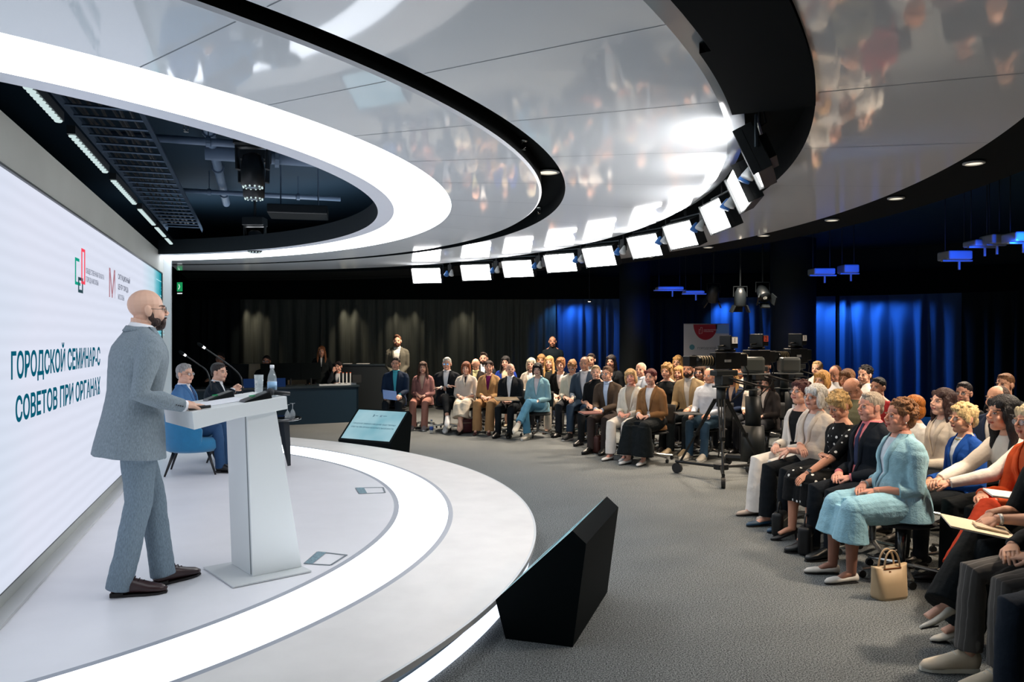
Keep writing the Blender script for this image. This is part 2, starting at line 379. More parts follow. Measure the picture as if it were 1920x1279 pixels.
for p0_, p1_, off_ in ((-1.30, -.865, .0), (-.865, -.72, -.05)):
    mb = wallstrip('r2', off_, CEIL+.10, CEIL-.02, p0_, p1_, 14); q = annulus('r2', off_, 'r3in', .0, CEIL-.02, p0_, p1_, 14); mb.add(q.v, q.f); cst('black_light_shield', mb, BLKM, c2)
# seams of the gloss panels: thin joints running out from the middle of the hall
SEAMC = Vector((-4.5, 5.8, 0))
def ring_hit(name, off, ang):
    d = Vector((cos(ang), sin(ang), 0)); lo, hi = 0, 14
    for _ in range(40):
        mid = (lo+hi)/2; p = SEAMC+d*mid; t, m = toW(p.x, p.y); ph = atan2(t-T0, m-M0)
        if hypot(t-T0, m-M0) < rr(name, ph)+off: lo = mid
        else: hi = mid
    return SEAMC+d*lo
seamm = mat('seam_dark', (120, 128, 136), .6)
for par, a, ao, b_, bo, nm in ((cb, 'cl_out', .01, 'b_in', -.03, 'seam'), (c2, 'b_out', .01, 'r2', -.1, 'seam'), (c3, 'r3in', .01, 'r3', -.01, 'seam')):
    mb = MB()
    for k in range(-6, 9):
        ang = radians(-8.1+10.5*k)
        if par is c3 and k > 4: continue
        p, q = ring_hit(a, ao, ang), ring_hit(b_, bo, ang)
        if (q-p).length < .05 or (q-p).length > 4: continue
        d = (q-p).normalized(); nn = Vector((-d.y, d.x, 0))*.003; z = Vector((0, 0, CEIL-.001))
        mb.add([p-nn+z, q-nn+z, q+nn+z, p+nn+z], [(0, 1, 2, 3)])
    cst(nm, mb, seamm, par)
# ------------------------------------------------------------------ dark perimeter, columns
DKW = mat('dark_wall', (20, 30, 34), .8, spec=.25)
BACK = [(-9.5, 19.3), (-4, 19.4), (1.0, 19.3), (5.0, 18.6), (9.0, 17.0), (12.2, 13.5), (13.2, 9), (13.4, 4), (13.4, -3)]
mb = MB()
for i in range(len(BACK)-1):
    a, b_ = BACK[i], BACK[i+1]; mb.add([(a[0], a[1]+.3, 0), (b_[0]+.25, b_[1]+.3, 0), (b_[0]+.25, b_[1]+.3, 3.75), (a[0], a[1]+.3, 3.75)], [(0, 1, 2, 3)])
struct(mb.build('wall_back', DKW))
mb = MB(); mb.add([(-9.5, 19.7, 0), (-9.5, 12, 0), (-9.5, 12, 3.75), (-9.5, 19.7, 3.75)], [(0, 1, 2, 3)]); struct(mb.build('wall_left', DKW))
def smoothpath(pts, n=200):
    P = [Vector((x, y, 0)) for x, y in pts]; out = []
    for i in range(len(P)-1):
        p0 = P[max(0, i-1)]; p1 = P[i]; p2 = P[i+1]; p3 = P[min(len(P)-1, i+2)]
        for k in range(n//(len(P)-1)+1):
            t = k/(n//(len(P)-1)+1)
            out.append(.5*((2*p1)+(-p0+p2)*t+(2*p0-5*p1+4*p2-p3)*t*t+(-p0+3*p1-3*p2+p3)*t**3))
    out.append(P[-1]); return out
BP = smoothpath(BACK, 400)
def backY(u):   # point of the curtain line under image column u
    best = None
    for p in BP:
        if p.y < .5: continue
        d = abs(p.x/p.y*F+CX-u)
        if best is None or d < best[0]: best = (d, p)
    return best[1]
def curtain(u0, u1, m, label, amp=.085, wl=.25, seed=1, top=2.72, off=.0, group=None):
    pa, pb = backY(u0), backY(u1); i0, i1 = BP.index(pa), BP.index(pb)
    pts = BP[i0:i1+1]
    if len(pts) < 3: pts = [pa, (pa+pb)/2, pb]
    cum = [0]
    for i in range(1, len(pts)): cum.append(cum[-1]+(pts[i]-pts[i-1]).length)
    Ln = cum[-1]; nn = int(Ln/.022); rnd = random.Random(seed)
    fold = []; x = 0
    while x < Ln: fold.append(x); x += wl*rnd.uniform(.55, 1.5)
    fold.append(x); amps = [rnd.uniform(.5, 1.4) for _ in fold]; ks = [0, .03, .08, .25, .6, 1.0]
    base = pts[len(pts)//2]; vs = []; j = 0
    for i in range(nn+1):
        s = Ln*i/nn
        while j < len(cum)-2 and cum[j+1] < s: j += 1
        t = (s-cum[j])/max(1e-6, cum[j+1]-cum[j]); p = pts[j].lerp(pts[j+1], t); d = (pts[j+1]-pts[j]).normalized(); nrm = Vector((d.y, -d.x, 0))
        k = max(q for q in range(len(fold)) if fold[q] <= s); fr = (s-fold[k])/(fold[min(k+1, len(fold)-1)]-fold[k]+1e-6); fr = min(1, fr)
        wv_ = sin(pi*fr)**1.3*amps[k]
        for h in ks:
            z = top*(1-h)+.02*h; a = amp*(.35+.65*min(1, h*6)) if h < .2 else amp*(1+.25*h)
            wob = .01*sin(3*z+k*1.7)
            vs.append(p+nrm*(off+a*wv_+wob)+Vector((0, 0, z))-Vector((base.x, base.y, 0)))
    K = len(ks); fs = [(i*K+k, i*K+k+1, (i+1)*K+k+1, (i+1)*K+k) for i in range(nn) for k in range(K-1)]
    mb = MB().add(vs, fs); o = mb.build('curtain', m, None, True, loc=(base.x, base.y, 0)); return tag(o, label, 'curtain', group)
CG = mat('curtain_grey', (84, 90, 86), .75, spec=.3, var=.15, vs=4, streak=(8, 8, .3))
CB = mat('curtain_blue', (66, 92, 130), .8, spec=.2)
CD = mat('curtain_dark', (22, 32, 36), .85, spec=.2)
curtain(322, 452, CD, 'black curtain at the far left beside the end of the LED screen wall', seed=2)
curtain(452, 1040, CG, 'long grey pleated curtain along the back wall behind the control desk', seed=5)
curtain(1042, 1168, CB, 'narrow blue-lit curtain beside the first dark column, behind the standing man in black', seed=8)
curtain(1200, 1335, CD, 'black curtain between the first column and the roll-up banner', seed=9)
curtain(1335, 1460, CB, 'blue-lit curtain behind the roll-up banner and the television cameras', seed=11)
curtain(1520, 1568, CB, 'narrow smooth blue curtain right of the wide dark column', amp=.02, wl=.3, seed=12)
curtain(1572, 1800, CB, 'wide blue-lit curtain with deep pleats at the right of the hall', amp=.14, wl=.34, seed=14, top=2.68)
curtain(1802, 2300, CD, 'black pleated curtain on the far right behind the audience', amp=.08, wl=.28, seed=15)
mb = MB(); mb.lathe([(.33, 0), (.33, 3.75)], n=40); o = mb.build('column', mat('column_dark', (26, 36, 40), .6), None, True, loc=PY(1190, 600, 17.0)*Vector((1, 1, 0)) if False else (PY(1190, 600, 17.0).x, 17.0, 0)); struct(o)
mb = MB(); mb.lathe([(.45, 0), (.45, 3.75)], n=48); o = mb.build('column', mat('column_grey', (44, 52, 54), .6), None, True, loc=(PY(1487, 600, 16.2).x, 16.2, 0)); struct(o)
# black pelmet above the curtains
mb = MB()
for i in range(0, len(BP)-1):
    a, b_ = BP[i], BP[i+1]; d = (b_-a).normalized() if (b_-a).length > 1e-6 else Vector((1, 0, 0)); nrm = Vector((d.y, -d.x, 0))*.16
    mb.add([a+nrm+Vector((0, 0, 2.66)), b_+nrm+Vector((0, 0, 2.66)), b_+nrm+Vector((0, 0, 3.2)), a+nrm+Vector((0, 0, 3.2))], [(0, 1, 2, 3)])
struct(mb.build('trim_2', BLKM))
# ================================================================== LIGHT (lamps of the hall)
SOFT = emat('panel_lamp_glow', (255, 252, 250), 31.0)
def panel_spots():
    L_ = [(801, 516), (894, 510), (973, 503), (1054, 492), (1127.5, 480), (1214, 460), (1282.5, 439), (1350, 402.5), (1393, 352), (1417, 296)]
    out = []
    for u, v in L_:
        z = 2.72 if u < 1300 else (2.70 if u < 1380 else 2.71)
        out.append(PZ(u, v, z))
    return out
TGT = Vector((-2.6, 6.0, 1.1))
def panel_lamp(loc, label, w_=.46, h_=.24):
    d = (TGT-loc); d.z = -1.2 if False else d.z; d.normalize()
    yaw = atan2(d.y, d.x)-pi/2   # local +y faces the stage
    o = empty('studio_panel_light', loc, yaw, label, 'studio light', 'soft studio panels along the black ceiling slot')
    tilt = Matrix.Rotation(radians(-24), 4, 'X')
    def tb(mb, c, s): return mb.box(tilt @ Vector(c), s, tilt)
    mb = MB(); tb(mb, (0, .03, 0), (w_, .008, h_)); mb.build('glowing_face', SOFT, o)
    mb = MB(); tb(mb, (0, -.015, 0), (w_+.03, .08, h_+.03)); tb(mb, (0, -.075, 0), (w_*.6, .05, h_*.6))
    for x in (-w_/2-.012, w_/2+.012): tb(mb, (x, .03, 0), (.01, .05, h_+.03))
    mb.build('housing', BLK, o, bevel=.004)
    mb = MB(); mb.tube([(-w_/2-.03, -.02, 0), (-w_/2-.03, -.02, h_/2+.05), (w_/2+.03, -.02, h_/2+.05), (w_/2+.03, -.02, 0)], .009, 6)
    mb.build('yoke', mat('yoke_grey', (60, 70, 76), .4, metal=.6), o)
    mb = MB(); mb.tube([(0, -.02, h_/2+.05), (0, -.02, CEIL+.2-loc.z)], .012, 6); mb.tube([(0, -.02, h_/2+.05), (.07, -.05, h_/2+.09), (.1, -.03, CEIL+.15-loc.z)], .006, 6); mb.build('hanger', BLK, o)
    return o
names = ['leftmost and farthest', 'second from the left', 'third from the left', 'fourth from the left', 'fifth from the left', 'sixth from the left', 'seventh from the left', 'eighth from the left', 'ninth from the left, steeply tilted', 'tenth from the left, seen edge-on']
PS = panel_spots()
for i, p in enumerate(PS): panel_lamp(p, 'bright rectangular studio panel under the ceiling slot, '+names[i])
# small spot heads with a white and a blue cone between the panels
def spot_head(loc, label):
    d = TGT-loc; o = empty('small_spotlight', loc, atan2(d.y, d.x)-pi/2, label, 'spotlight', 'small white and blue cone heads between the studio panels')
    t = Matrix.Rotation(radians(-70), 4, 'X').to_3x3()
    mb = MB(); mb.lathe([(.012, .07), (.02, .05), (.042, -.02), (.04, -.03)], (0, 0, 0), 14, Matrix.Rotation(radians(25), 3, 'X')); mb.build('white_cone', mat('cone_white', (200, 205, 205), .5), o, True)
    mb = MB(); mb.lathe([(.012, .06), (.02, .045), (.04, -.015), (.038, -.025)], (.075, .02, -.01), 14, Matrix.Rotation(radians(25), 3, 'X')); mb.build('blue_cone', mat('cone_blue', (30, 95, 165), .5), o, True)
    mb = MB(); mb.box((.04, -.05, .08), (.06, .05, .13)); mb.tube([(.04, -.05, .1), (.04, -.05, CEIL+.2-loc.z)], .01, 6); mb.build('bracket', BLK, o)
for i in range(len(PS)-1):
    a, b_ = PS[i], PS[i+1]; p = (a+b_)/2; p.z = min(a.z, b_.z)-.0
    spot_head(p, 'small white and blue cone spot just after the %s studio panel' % names[i].split(',')[0].replace('leftmost and farthest', 'leftmost'))
# real light output of the panels (they are the stage key light)
for i, p in enumerate(PS[::2]):
    d = (TGT-p).normalized(); q = p+d*.09
# downlights
def downlight(loc, label, r=.055, on=True, e=18, grp='round downlights', tgt=None, spot=95):
    o = empty('downlight', loc, 0, label, 'downlight', grp)
    mb = MB(); mb.lathe([(r*1.25, 0), (r*1.25, -.008), (r, -.012), (r, 0)], n=24); mb.build('ring', mat('downlight_ring', (170, 172, 170), .4), o)
    mb = MB(); mb.lathe([(r, -.004), (r*.5, -.0075)], n=24); mb.build('diffuser', emat('downlight_glow', (255, 240, 215), 1.1), o)
    if on:
        l = light('SPOT', 'downlight_beam', loc+Vector((0, 0, -.03)), e, (255, 226, 190), .06, loc+Vector((0, 0, -1)) if tgt is None else tgt, spot, .7); 
    return o
SOF = [(1826, 305), (1680, 371), (1560, 412), (1432, 441), (1328, 463), (1217, 481)]
on_ = ['first from the right', 'second from the right', 'third from the right', 'fourth from the right', 'fifth from the right', 'sixth from the right']
for i, (u, v) in enumerate(SOF):
    downlight(PZ(u, v, CEIL), 'round ceiling downlight on the black outer edge of the gloss ceiling, '+on_[i], .055, True, 95, 'downlights on the outer ceiling edge')
for i, (u, v) in enumerate([(847, 189), (1027, 322)]):
    downlight(PZ(u, v, CEIL+.11), 'round downlight in the black curved ceiling slot, %s' % ('nearer the camera' if i == 0 else 'farther one near the bend'), .075, False, 0, 'downlights in the curved slot')
# grazing spots on the back curtain and blue wash
for u, e in ((468, 34), (492, 22), (648, 40), (668, 22), (745, 34), (776, 30), (862, 26), (880, 14)):
    p = backY(u); o = light('SPOT', 'curtain_spot', (p.x, p.y-.27, 2.74), e, (255, 232, 200), .03, (p.x, p.y-.16, .6), 58, 1.0)
for u, e in ((1125, 30), (1088, 12), (1405, 34), (1545, 26), (1590, 34), (1625, 34), (1670, 24), (1715, 18), (1760, 9)):
    p = backY(u); q = (Vector((0, 0, 0))-p).normalized(); l = Vector((p.x, p.y, 0))+q*.36+Vector((q.y, -q.x, 0))*.75
    light('SPOT', 'blue_wash', (l.x, l.y, 2.62), e*1.9, (70, 150, 255), .04, (p.x, p.y, .7), 125, 1.0)
# house lights in the dark ceiling above the seats, plus one added fill light
for (x, y, e) in ((.6, 15.9, 60), (-1.5, 15.6, 90), (1.5, 14.2, 90), (3.6, 12.0, 90), (5.6, 9.3, 90), (5.8, 6.6, 80), (4.2, 4.6, 60)):  # first one is added to brighten the standing man in black
    light('SPOT', 'house_and_fill_spot', (x, y, 3.2), e*7, (255, 234, 210), .15, (x-.3, y-.3, 0), 120, .8)
# ================================================================== PEOPLE
NKH = .093
def RX(a): return Matrix.Rotation(a, 4, 'X')
def RY(a): return Matrix.Rotation(a, 4, 'Y')
def RZ(a): return Matrix.Rotation(a, 4, 'Z')
def TR(*p): return Matrix.Translation(Vector(p if len(p) == 3 else p[0]))
_tex = {}
TMP = bpy.data.scenes.new('workshop')   # small separate scene where surfaces are merged, removed at the end
def clouds(sc):
    if sc not in _tex:
        t = bpy.data.textures.new('cloth_folds', 'CLOUDS'); t.noise_scale = sc; t.noise_depth = 2; _tex[sc] = t
    return _tex[sc]
def skinned(mb, vox, sm=2, disp=0.0, dsc=.08, fac=.5):
    """merge a soup of closed shapes into one smooth continuous surface"""
    me = mb.mesh('soup'); o = bpy.data.objects.new('soup', me); TMP.collection.objects.link(o)
    r = o.modifiers.new('r', 'REMESH'); r.mode = 'VOXEL'; r.voxel_size = vox
    if sm: q = o.modifiers.new('s', 'SMOOTH'); q.iterations = sm; q.factor = fac
    if disp:
        d = o.modifiers.new('d', 'DISPLACE'); d.texture = clouds(dsc); d.strength = disp; d.mid_level = .5; d.texture_coords = 'LOCAL'
    dg = TMP.view_layers[0].depsgraph
    with bpy.context.temp_override(scene=TMP, view_layer=TMP.view_layers[0]): dg = bpy.context.evaluated_depsgraph_get()
    out = bpy.data.meshes.new_from_object(o.evaluated_get(dg))
    bpy.data.objects.remove(o); bpy.data.meshes.remove(me); return out
def mdata(me):
    v = np.empty(len(me.vertices)*3, 'f'); me.vertices.foreach_get('co', v); v = v.reshape(-1, 3)
    return v, [tuple(p.vertices) for p in me.polygons]
def mobj(name, v, f, m, parent, smooth=True):
    me = bpy.data.meshes.new(name); me.from_pydata(v.tolist() if hasattr(v, 'tolist') else v, [], f); me.materials.append(m)
    if smooth: me.polygons.foreach_set('use_smooth', [True]*len(me.polygons))
    o = bpy.data.objects.new(name, me); COL.objects.link(o)
    if parent: o.parent = parent
    return o
def meobj(name, me, m, parent):
    me.materials.clear(); me.materials.append(m); me.name = name
    me.polygons.foreach_set('use_smooth', [True]*len(me.polygons))
    o = bpy.data.objects.new(name, me); COL.objects.link(o)
    if parent: o.parent = parent
    return o
def skinmat():
    if 'skin' in MATS: return MATS['skin']
    m = mat('skin', (200, 150, 125), .5, spec=.35, sheen=.1); nt = m.node_tree
    a = nt.nodes.new('ShaderNodeAttribute'); a.attribute_name = 'tint'; nt.links.new(a.outputs['Color'], nt.nodes['Principled BSDF'].inputs['Base Color'])
    b = nt.nodes['Principled BSDF']; b.inputs['Subsurface Weight'].default_value = 0.0
    return m
def ik(a, b, l1, l2, pole):
    a, b, pole = Vector(a), Vector(b), Vector(pole); d = b-a; L = d.length
    if L > l1+l2-.004: b = a+d.normalized()*(l1+l2-.004); d = b-a; L = d.length
    x = (l1*l1-l2*l2+L*L)/(2*L); h = sqrt(max(0, l1*l1-x*x)); n = d.normalized(); p = pole-a; p = p-n*p.dot(n)
    p = p.normalized() if p.length > 1e-5 else n.orthogonal()
    return a+n*x+p*h, b
def cloth(col, kind='cloth', rough=.85):
    if kind == 'dots':
        k = 'polka_cloth'
        if k in MATS: return MATS[k]
        m = mat(k, (9, 12, 15), .8, spec=.2); nt = m.node_tree; N = nt.nodes; L = nt.links
        tc = [n for n in N if n.type == 'TEX_COORD'][0]; v = N.new('ShaderNodeTexVoronoi'); v.inputs['Scale'].default_value = 17; v.inputs['Randomness'].default_value = .75
        r = N.new('ShaderNodeValToRGB'); r.color_ramp.interpolation = 'CONSTANT'; e = r.color_ramp.elements; e[0].color = lin((232, 232, 228)); e[1].position = .2; e[1].color = lin((9, 12, 15))
        L.new(tc.outputs['Object'], v.inputs['Vector']); L.new(v.outputs['Distance'], r.inputs[0]); L.new(r.outputs[0], N['Principled BSDF'].inputs['Base Color']); return m
    if kind == 'stripe':
        k = 'pinstripe_%d_%d_%d' % tuple(col)
        if k in MATS: return MATS[k]
        m = mat(k, col, .85, spec=.2); nt = m.node_tree; N = nt.nodes; L = nt.links
        tc = [n for n in N if n.type == 'TEX_COORD'][0]; v = N.new('ShaderNodeTexWave'); v.bands_direction = 'X'; v.inputs['Scale'].default_value = 11; v.inputs['Distortion'].default_value = .15
        r = N.new('ShaderNodeValToRGB'); e = r.color_ramp.elements; e[0].position = .93; e[0].color = lin(col); e[1].position = .99; e[1].color = lin([min(255, c+35) for c in col])
        L.new(tc.outputs['Object'], v.inputs['Vector']); L.new(v.outputs['Color'], r.inputs[0]); L.new(r.outputs[0], N['Principled BSDF'].inputs['Base Color']); return m
    if kind == 'crinkle':
        return mat('crinkle_%d_%d_%d' % tuple(col), col, .7, var=.08, vs=30, bump=.22, bs=95, spec=.3)
    if kind == 'weave':
        return mat('weave_%d_%d_%d' % tuple(col), col, .85, var=.22, vs=220, bump=.15, bs=300, spec=.15, streak=(1, 1, .25))
    return mat('cloth_%d_%d_%d' % tuple(col), col, rough, var=.06, vs=10, bump=.10, bs=60, spec=.2)
def hairmat(col): return mat('hair_%d_%d_%d' % tuple(col), col, .5, var=.5, vs=110, bump=.8, bs=130, spec=.4, streak=(1, 1, .16))
LV = {0: dict(head=.0028, hand=.0026, body=.007, cloth=.006), 1: dict(head=.0036, hand=.0034, body=.009, cloth=.008), 2: dict(head=.0050, hand=.0055, body=.013, cloth=.011)}
def head_soup(M, sex, fat=0.0):
    mb = MB()
    def E(c, r, R=None): mb.ball(M @ Vector(c), r, (M.to_3x3() @ R) if R is not None else M.to_3x3(), 16, 12)
    f = 1+fat; w_ = .96 if sex == 'f' else 1.0
    E((0, -.012, .035), (.0745*w_, .094, .084)); E((0, .026, -.020), (.060*w_*f, .064, .088)); E((0, .050, -.084), (.030*f*w_, .034, .026))
    for s in (-1, 1):
        E((s*.036*w_*f, .014, -.062), (.024, .044, .028)); E((s*.034*w_, .057, -.034), (.025*f, .025, .028)); E((s*.076*w_, -.006, -.006), (.009, .018, .031))
        E((s*.082*w_, -.014, .002), (.005, .016, .026)); E((s*.030, .079, .0225), (.021, .011, .0065)); E((s*.0105, .096, -.0265), (.0082, .010, .007))
        E((s*.031, .070, .003), (.0155, .012, .0095))
    mb.tube([M @ Vector(p) for p in ((0, .080, .022), (0, .092, .002), (0, .1055, -.018), (0, .099, -.027))], [.008, .0082, .0112, .009], 10)
    E((0, .090, -.0505), (.022, .0085, .0052)); E((0, .0885, -.060), (.0185, .009, .006))
    return mb
def hand_soup(mb, wr, d, pn, side, curl=.5, s=1.0, spread=1.0):
    """palm + four fingers of different length + thumb leaving the side of the palm. d: pointing dir, pn: palm normal, side: +1 thumb towards +X_local"""
    wr = Vector(wr); d = Vector(d).normalized(); pn = Vector(pn); pn = (pn-d*pn.dot(d)).normalized(); x = d.cross(pn).normalized()*side
    P = lambda a, b, c: wr+x*(a*s)+d*(b*s)+pn*(c*s)
    mb.tube([P(0, -.03, 0), P(0, .01, 0), P(.002, .045, 0), P(0, .085, .002)], [(.026*s, .019*s), (.029*s, .017*s), (.040*s, .0155*s), (.040*s, .012*s)], 12, ref=pn)
    for k, (ox, L_) in enumerate(((.030, .070), (.0105, .078), (-.0095, .072), (-.029, .057))):
        a0 = curl*.55+.06*k; base = P(ox, .083, .001); pts = [P(ox*.9, .06, 0), base]; ang = 0; p = base
        for seg, fr in enumerate((.45, .31, .24)):
            ang += a0*(1.0 if seg else .8); dd = d*cos(ang)+pn*sin(ang)+x*(ox*2.2*spread*(1 if seg == 0 else 0)); p = p+dd.normalized()*(L_*fr*s); pts.append(p)
        mb.tube(pts, [.0085*s, .0092*s, .0084*s, .0078*s, .0066*s], 8)
    mb.tube([P(.022, .012, .004), P(.045, .040, .010), P(.052, .066, .016+.012*curl), P(.046, .088, .022+.02*curl)], [.013*s, .0112*s, .0098*s, .0078*s], 8)
TORSO = {'m': [(-.06, .168, .122), (.06, .168, .122), (.17, .158, .117), (.27, .170, .122), (.36, .180, .124), (.42, .172, .112), (.47, .135, .090), (.51, .088, .070), (.56, .060, .058)],
         'f': [(-.06, .178, .122), (.05, .172, .120), (.16, .140, .102), (.25, .145, .108), (.33, .155, .116), (.39, .148, .102), (.435, .115, .082), (.475, .072, .062), (.525, .048, .048)]}
def prof(T, h):
    hs = [t[0] for t in T]; return np.interp(h, hs, [t[1] for t in T]), np.interp(h, hs, [t[2] for t in T])
def shoe(name, M, kind, col, par, s=1.0, sole=None, lace=False):
    """M: foot frame, origin under the heel on the ground, +y to the toes"""
    L_ = .265*s if kind != 'pump' else .245*s; mb = MB(); st_ = mb
    if kind == 'pump':
        hh = .055
        prof_ = [(0, .026, .030, hh+.03), (.05, .028, .030, hh+.022), (.11, .031, .020, .048), (.17, .037, .017, .026), (.215, .030, .014, .018), (.25, .008, .008, .012)]
    elif kind == 'flat':
        prof_ = [(0, .028, .030, .038), (.06, .030, .026, .034), (.12, .034, .022, .030), (.18, .040, .022, .028), (.23, .034, .018, .024), (.26, .012, .010, .016)]
    else:
        k = 1.12 if kind == 'sneaker' else 1.0
        prof_ = [(0, .030*k, .040*k, .048), (.03, .034*k, .046*k, .056), (.08, .036*k, .046*k, .056), (.13, .040*k, .036*k, .047), (.19, .046*k, .026*k, .036), (.245, .038*k, .020*k, .028), (.275, .012, .012, .020)]
    pts = [M @ Vector((0, (y-.045)*s, z*s)) for y, a, b_, z in prof_]; rad = [(a*s, b_*s) for y, a, b_, z in prof_]
    mb.tube(pts, rad, 16, ref=(M.to_3x3() @ Vector((0, 0, 1))))
    o = mb.build(name, col if not isinstance(col, tuple) else mat('shoe_%d_%d_%d' % col, col, .35 if kind != 'sneaker' else .7, spec=.5, var=.08, vs=12), par, True)
    # sole
    z0 = 0.0; sm = MB(); outl = [(0.028, -.045), (.034, 0), (.035, .05), (.043, .13), (.036, .19), (.012, .232), (-.012, .232), (-.034, .19), (-.040, .13), (-.032, .05), (-.034, 0), (-.028, -.045)]
    if kind == 'pump':
        sm.tube([M @ Vector((0, -.03, .058)), M @ Vector((0, -.035, .0))], [.012, .006], 8)
        sm.prism([(x*s*.82, y*s*.87) for x, y in outl if y > .1], .0, .008, M)
    else:
        th = .024 if kind == 'sneaker' else .012
        ky = .93 if kind == 'flat' else 1.0; sm.prism([(x*s*(.94 if kind == 'flat' else 1.02), y*s*ky) for x, y in outl], 0, th if kind != 'flat' else .008, M)
        if kind == 'oxford': sm.prism([(.030*s, -.048*s), (.033*s, .02*s), (-.033*s, .02*s), (-.030*s, -.048*s)], -.0, .022, M)
    sc_ = sole or ((225, 225, 220) if kind == 'sneaker' else (18, 16, 16))
    sm.build('sole', mat('sole_%d_%d_%d' % sc_, sc_, .6), o, False, .002)
    if lace:
        lm = MB()
        for k in range(4):
            y = .07+.022*k; z = .098-.012*k; lm.tube([M @ Vector((-.022, y, z-.008)), M @ Vector((0, y+.006, z+.004)), M @ Vector((.022, y, z-.008))], .0028, 6)
        lm.build('laces', mat('laces_%d' % lace[0], lace, .8), o)
    return o
def person(label, loc, yaw, s=1.0, sex='m', pose='sit', lean=0.0, side=0.0, twist=0.0, head=(0, 0, 0), hair=('short', (60, 45, 35)), skin=(205, 152, 125), top=None, bottom=None,
           shoes=('oxford', (20, 20, 22)), hands='lap', legs='flat', lv=2, group=None, glasses=None, beard=None, fat=0.0, wr=None, ankles=None, hipz=None, curl=.55, necklace=None, watch=None, neckf=.02, earring=None, smile=0, nkh=None, tights=None):
    skin = tuple(a*.62+b*.38 for a, b in zip(skin, (222, 182, 158)))
    top = top or dict(kind='jacket', col=(40, 42, 48), shirt=(215, 218, 222)); bottom = bottom or dict(kind='trousers', col=(35, 38, 44)); V = LV[lv]
    rnd = random.Random(hash(label) % 1000 if False else sum(map(ord, label))); T = TORSO[sex]; sit = pose == 'sit'
    F_ = 1+fat
    hz = hipz if hipz is not None else (.535 if sit else .93 if sex == 'm' else .90)
    hw = .092 if sex == 'm' else .095; th, sh = (.43, .42) if sit else (.44, .43)
    TM = TR(0, 0, hz) @ RZ(twist) @ RY(side) @ RX(-lean)      # torso frame, z up the spine
    nk = T[-1][0]; shw = .176*F_**.5 if sex == 'm' else .143*F_**.5; shh = .435 if sex == 'm' else .405
    NB = TM @ Vector((0, -.005, nk-.02)); HM = TM @ TR(0, neckf, nk+(nkh or NKH)) ; HM = TR(HM.translation) @ RZ(head[0]) @ RX(head[1]) @ RY(head[2])
    HC = HM.translation
    # --- limbs
    shp = {k: TM @ Vector((k*shw, -.005, shh)) for k in (-1, 1)}
    W_ = {}
    if hands == 'lap': W_ = {1: ((.075, .25, .655), (-.75, .62, -.2)), -1: ((-.075, .235, .640), (.75, .62, -.15))}
    elif hands == 'knees': W_ = {1: ((.12, .33, .655), (-.15, 1, -.35)), -1: ((-.12, .33, .655), (.15, 1, -.35))}
    elif hands == 'fold': W_ = {1: ((-.06, .22, .80), (-1, .1, .1)), -1: ((.06, .23, .77), (1, .1, .0))}
    elif hands == 'side': W_ = {1: ((.26, .02, .80), (0, .15, -1)), -1: ((-.26, .02, .80), (0, .15, -1))}
    elif hands == 'front': W_ = {1: ((.07, .17, .93), (-.6, .1, -.7)), -1: ((-.07, .17, .93), (.6, .1, -.7))}
    if wr: W_.update(wr)
    ARM = {}
    for k in (-1, 1):
        wp, wd = W_[k][0], W_[k][1]
        pole = shp[k]+Vector((k*.25, -.25, -.6)) if len(W_[k]) < 4 else Vector(W_[k][3])
        el, wq = ik(shp[k], wp, .285, .255, pole); pnm = W_[k][2] if len(W_[k]) > 2 and W_[k][2] else (-k*.35, 0, -1)
        ARM[k] = (el, wq, Vector(wd), pnm)
    if ankles: A_ = ankles
    elif not sit: A_ = {1: (.10, .0, .09), -1: (-.10, .02, .09)}
    elif legs == 'flat': A_ = {1: (.11, .46, .085), -1: (-.10, .43, .085)}
    elif legs == 'tuck': A_ = {1: (.10, .34, .085), -1: (-.07, .36, .085)}
    elif legs == 'cross': A_ = {1: (-.13, .66, .30), -1: (-.06, .42, .085)}
    elif legs == 'crossl': A_ = {1: (.06, .42, .085), -1: (.13, .66, .30)}
    elif legs == 'ankles': A_ = {1: (-.03, .56, .085), -1: (.03, .50, .10)}
    if shoes and shoes[0] == 'pump': A_ = {k: (a[0], a[1], a[2]+(.03 if a[2] < .13 else 0), *a[3:]) for k, a in A_.items()}
    pz = .115 if shoes and shoes[0] == 'pump' else .085
    LEG = {}
    for k in (-1, 1):
        hp = Vector((k*hw, 0, hz)); an = Vector(A_[k][:3]); pole = hp+Vector((k*.08, 1.0, .6 if sit else -.3))
        if legs == 'cross' and k == 1: pole = hp+Vector((-.35, 1.0, .9))
        if legs == 'crossl' and k == -1: pole = hp+Vector((.35, 1.0, .9))
        kn, an = ik(hp, an, th, sh, pole); LEG[k] = (hp, kn, an, A_[k][3] if len(A_[k]) > 3 else None)
    # --- body: head, trunk, limbs and hands as one mesh
    R3 = TM.to_3x3(); fw = R3 @ Vector((0, 1, 0))
    hs = head_soup(HM, sex, fat*.7)
    nr = .055 if sex == 'm' else .046
    hs.tube([HM @ Vector((0, -.022, .0)), HM @ Vector((0, -.020, -.07)), NB+R3 @ Vector((0, .002, .03)), NB-R3 @ Vector((0, 0, .035))], [nr*.9, nr*F_**.5, nr*1.0*F_**.5, nr*.95], 16)
    if fat > .12: hs.ball(HM @ Vector((0, .035, -.088)), (.045, .045, .028), HM.to_3x3(), 14, 10)
    a = skinned(hs, V['head'], 2 if lv < 2 else 1, fac=.45)
    bb = MB(); sc_ = .93
    bb.tube([TM @ Vector((0, 0, h)) for h, _, _ in T], [(A*sc_*F_, B*sc_*F_) for _, A, B in T], 20, ref=fw)
    bare_arm = top.get('sleeve', 'long') != 'long'
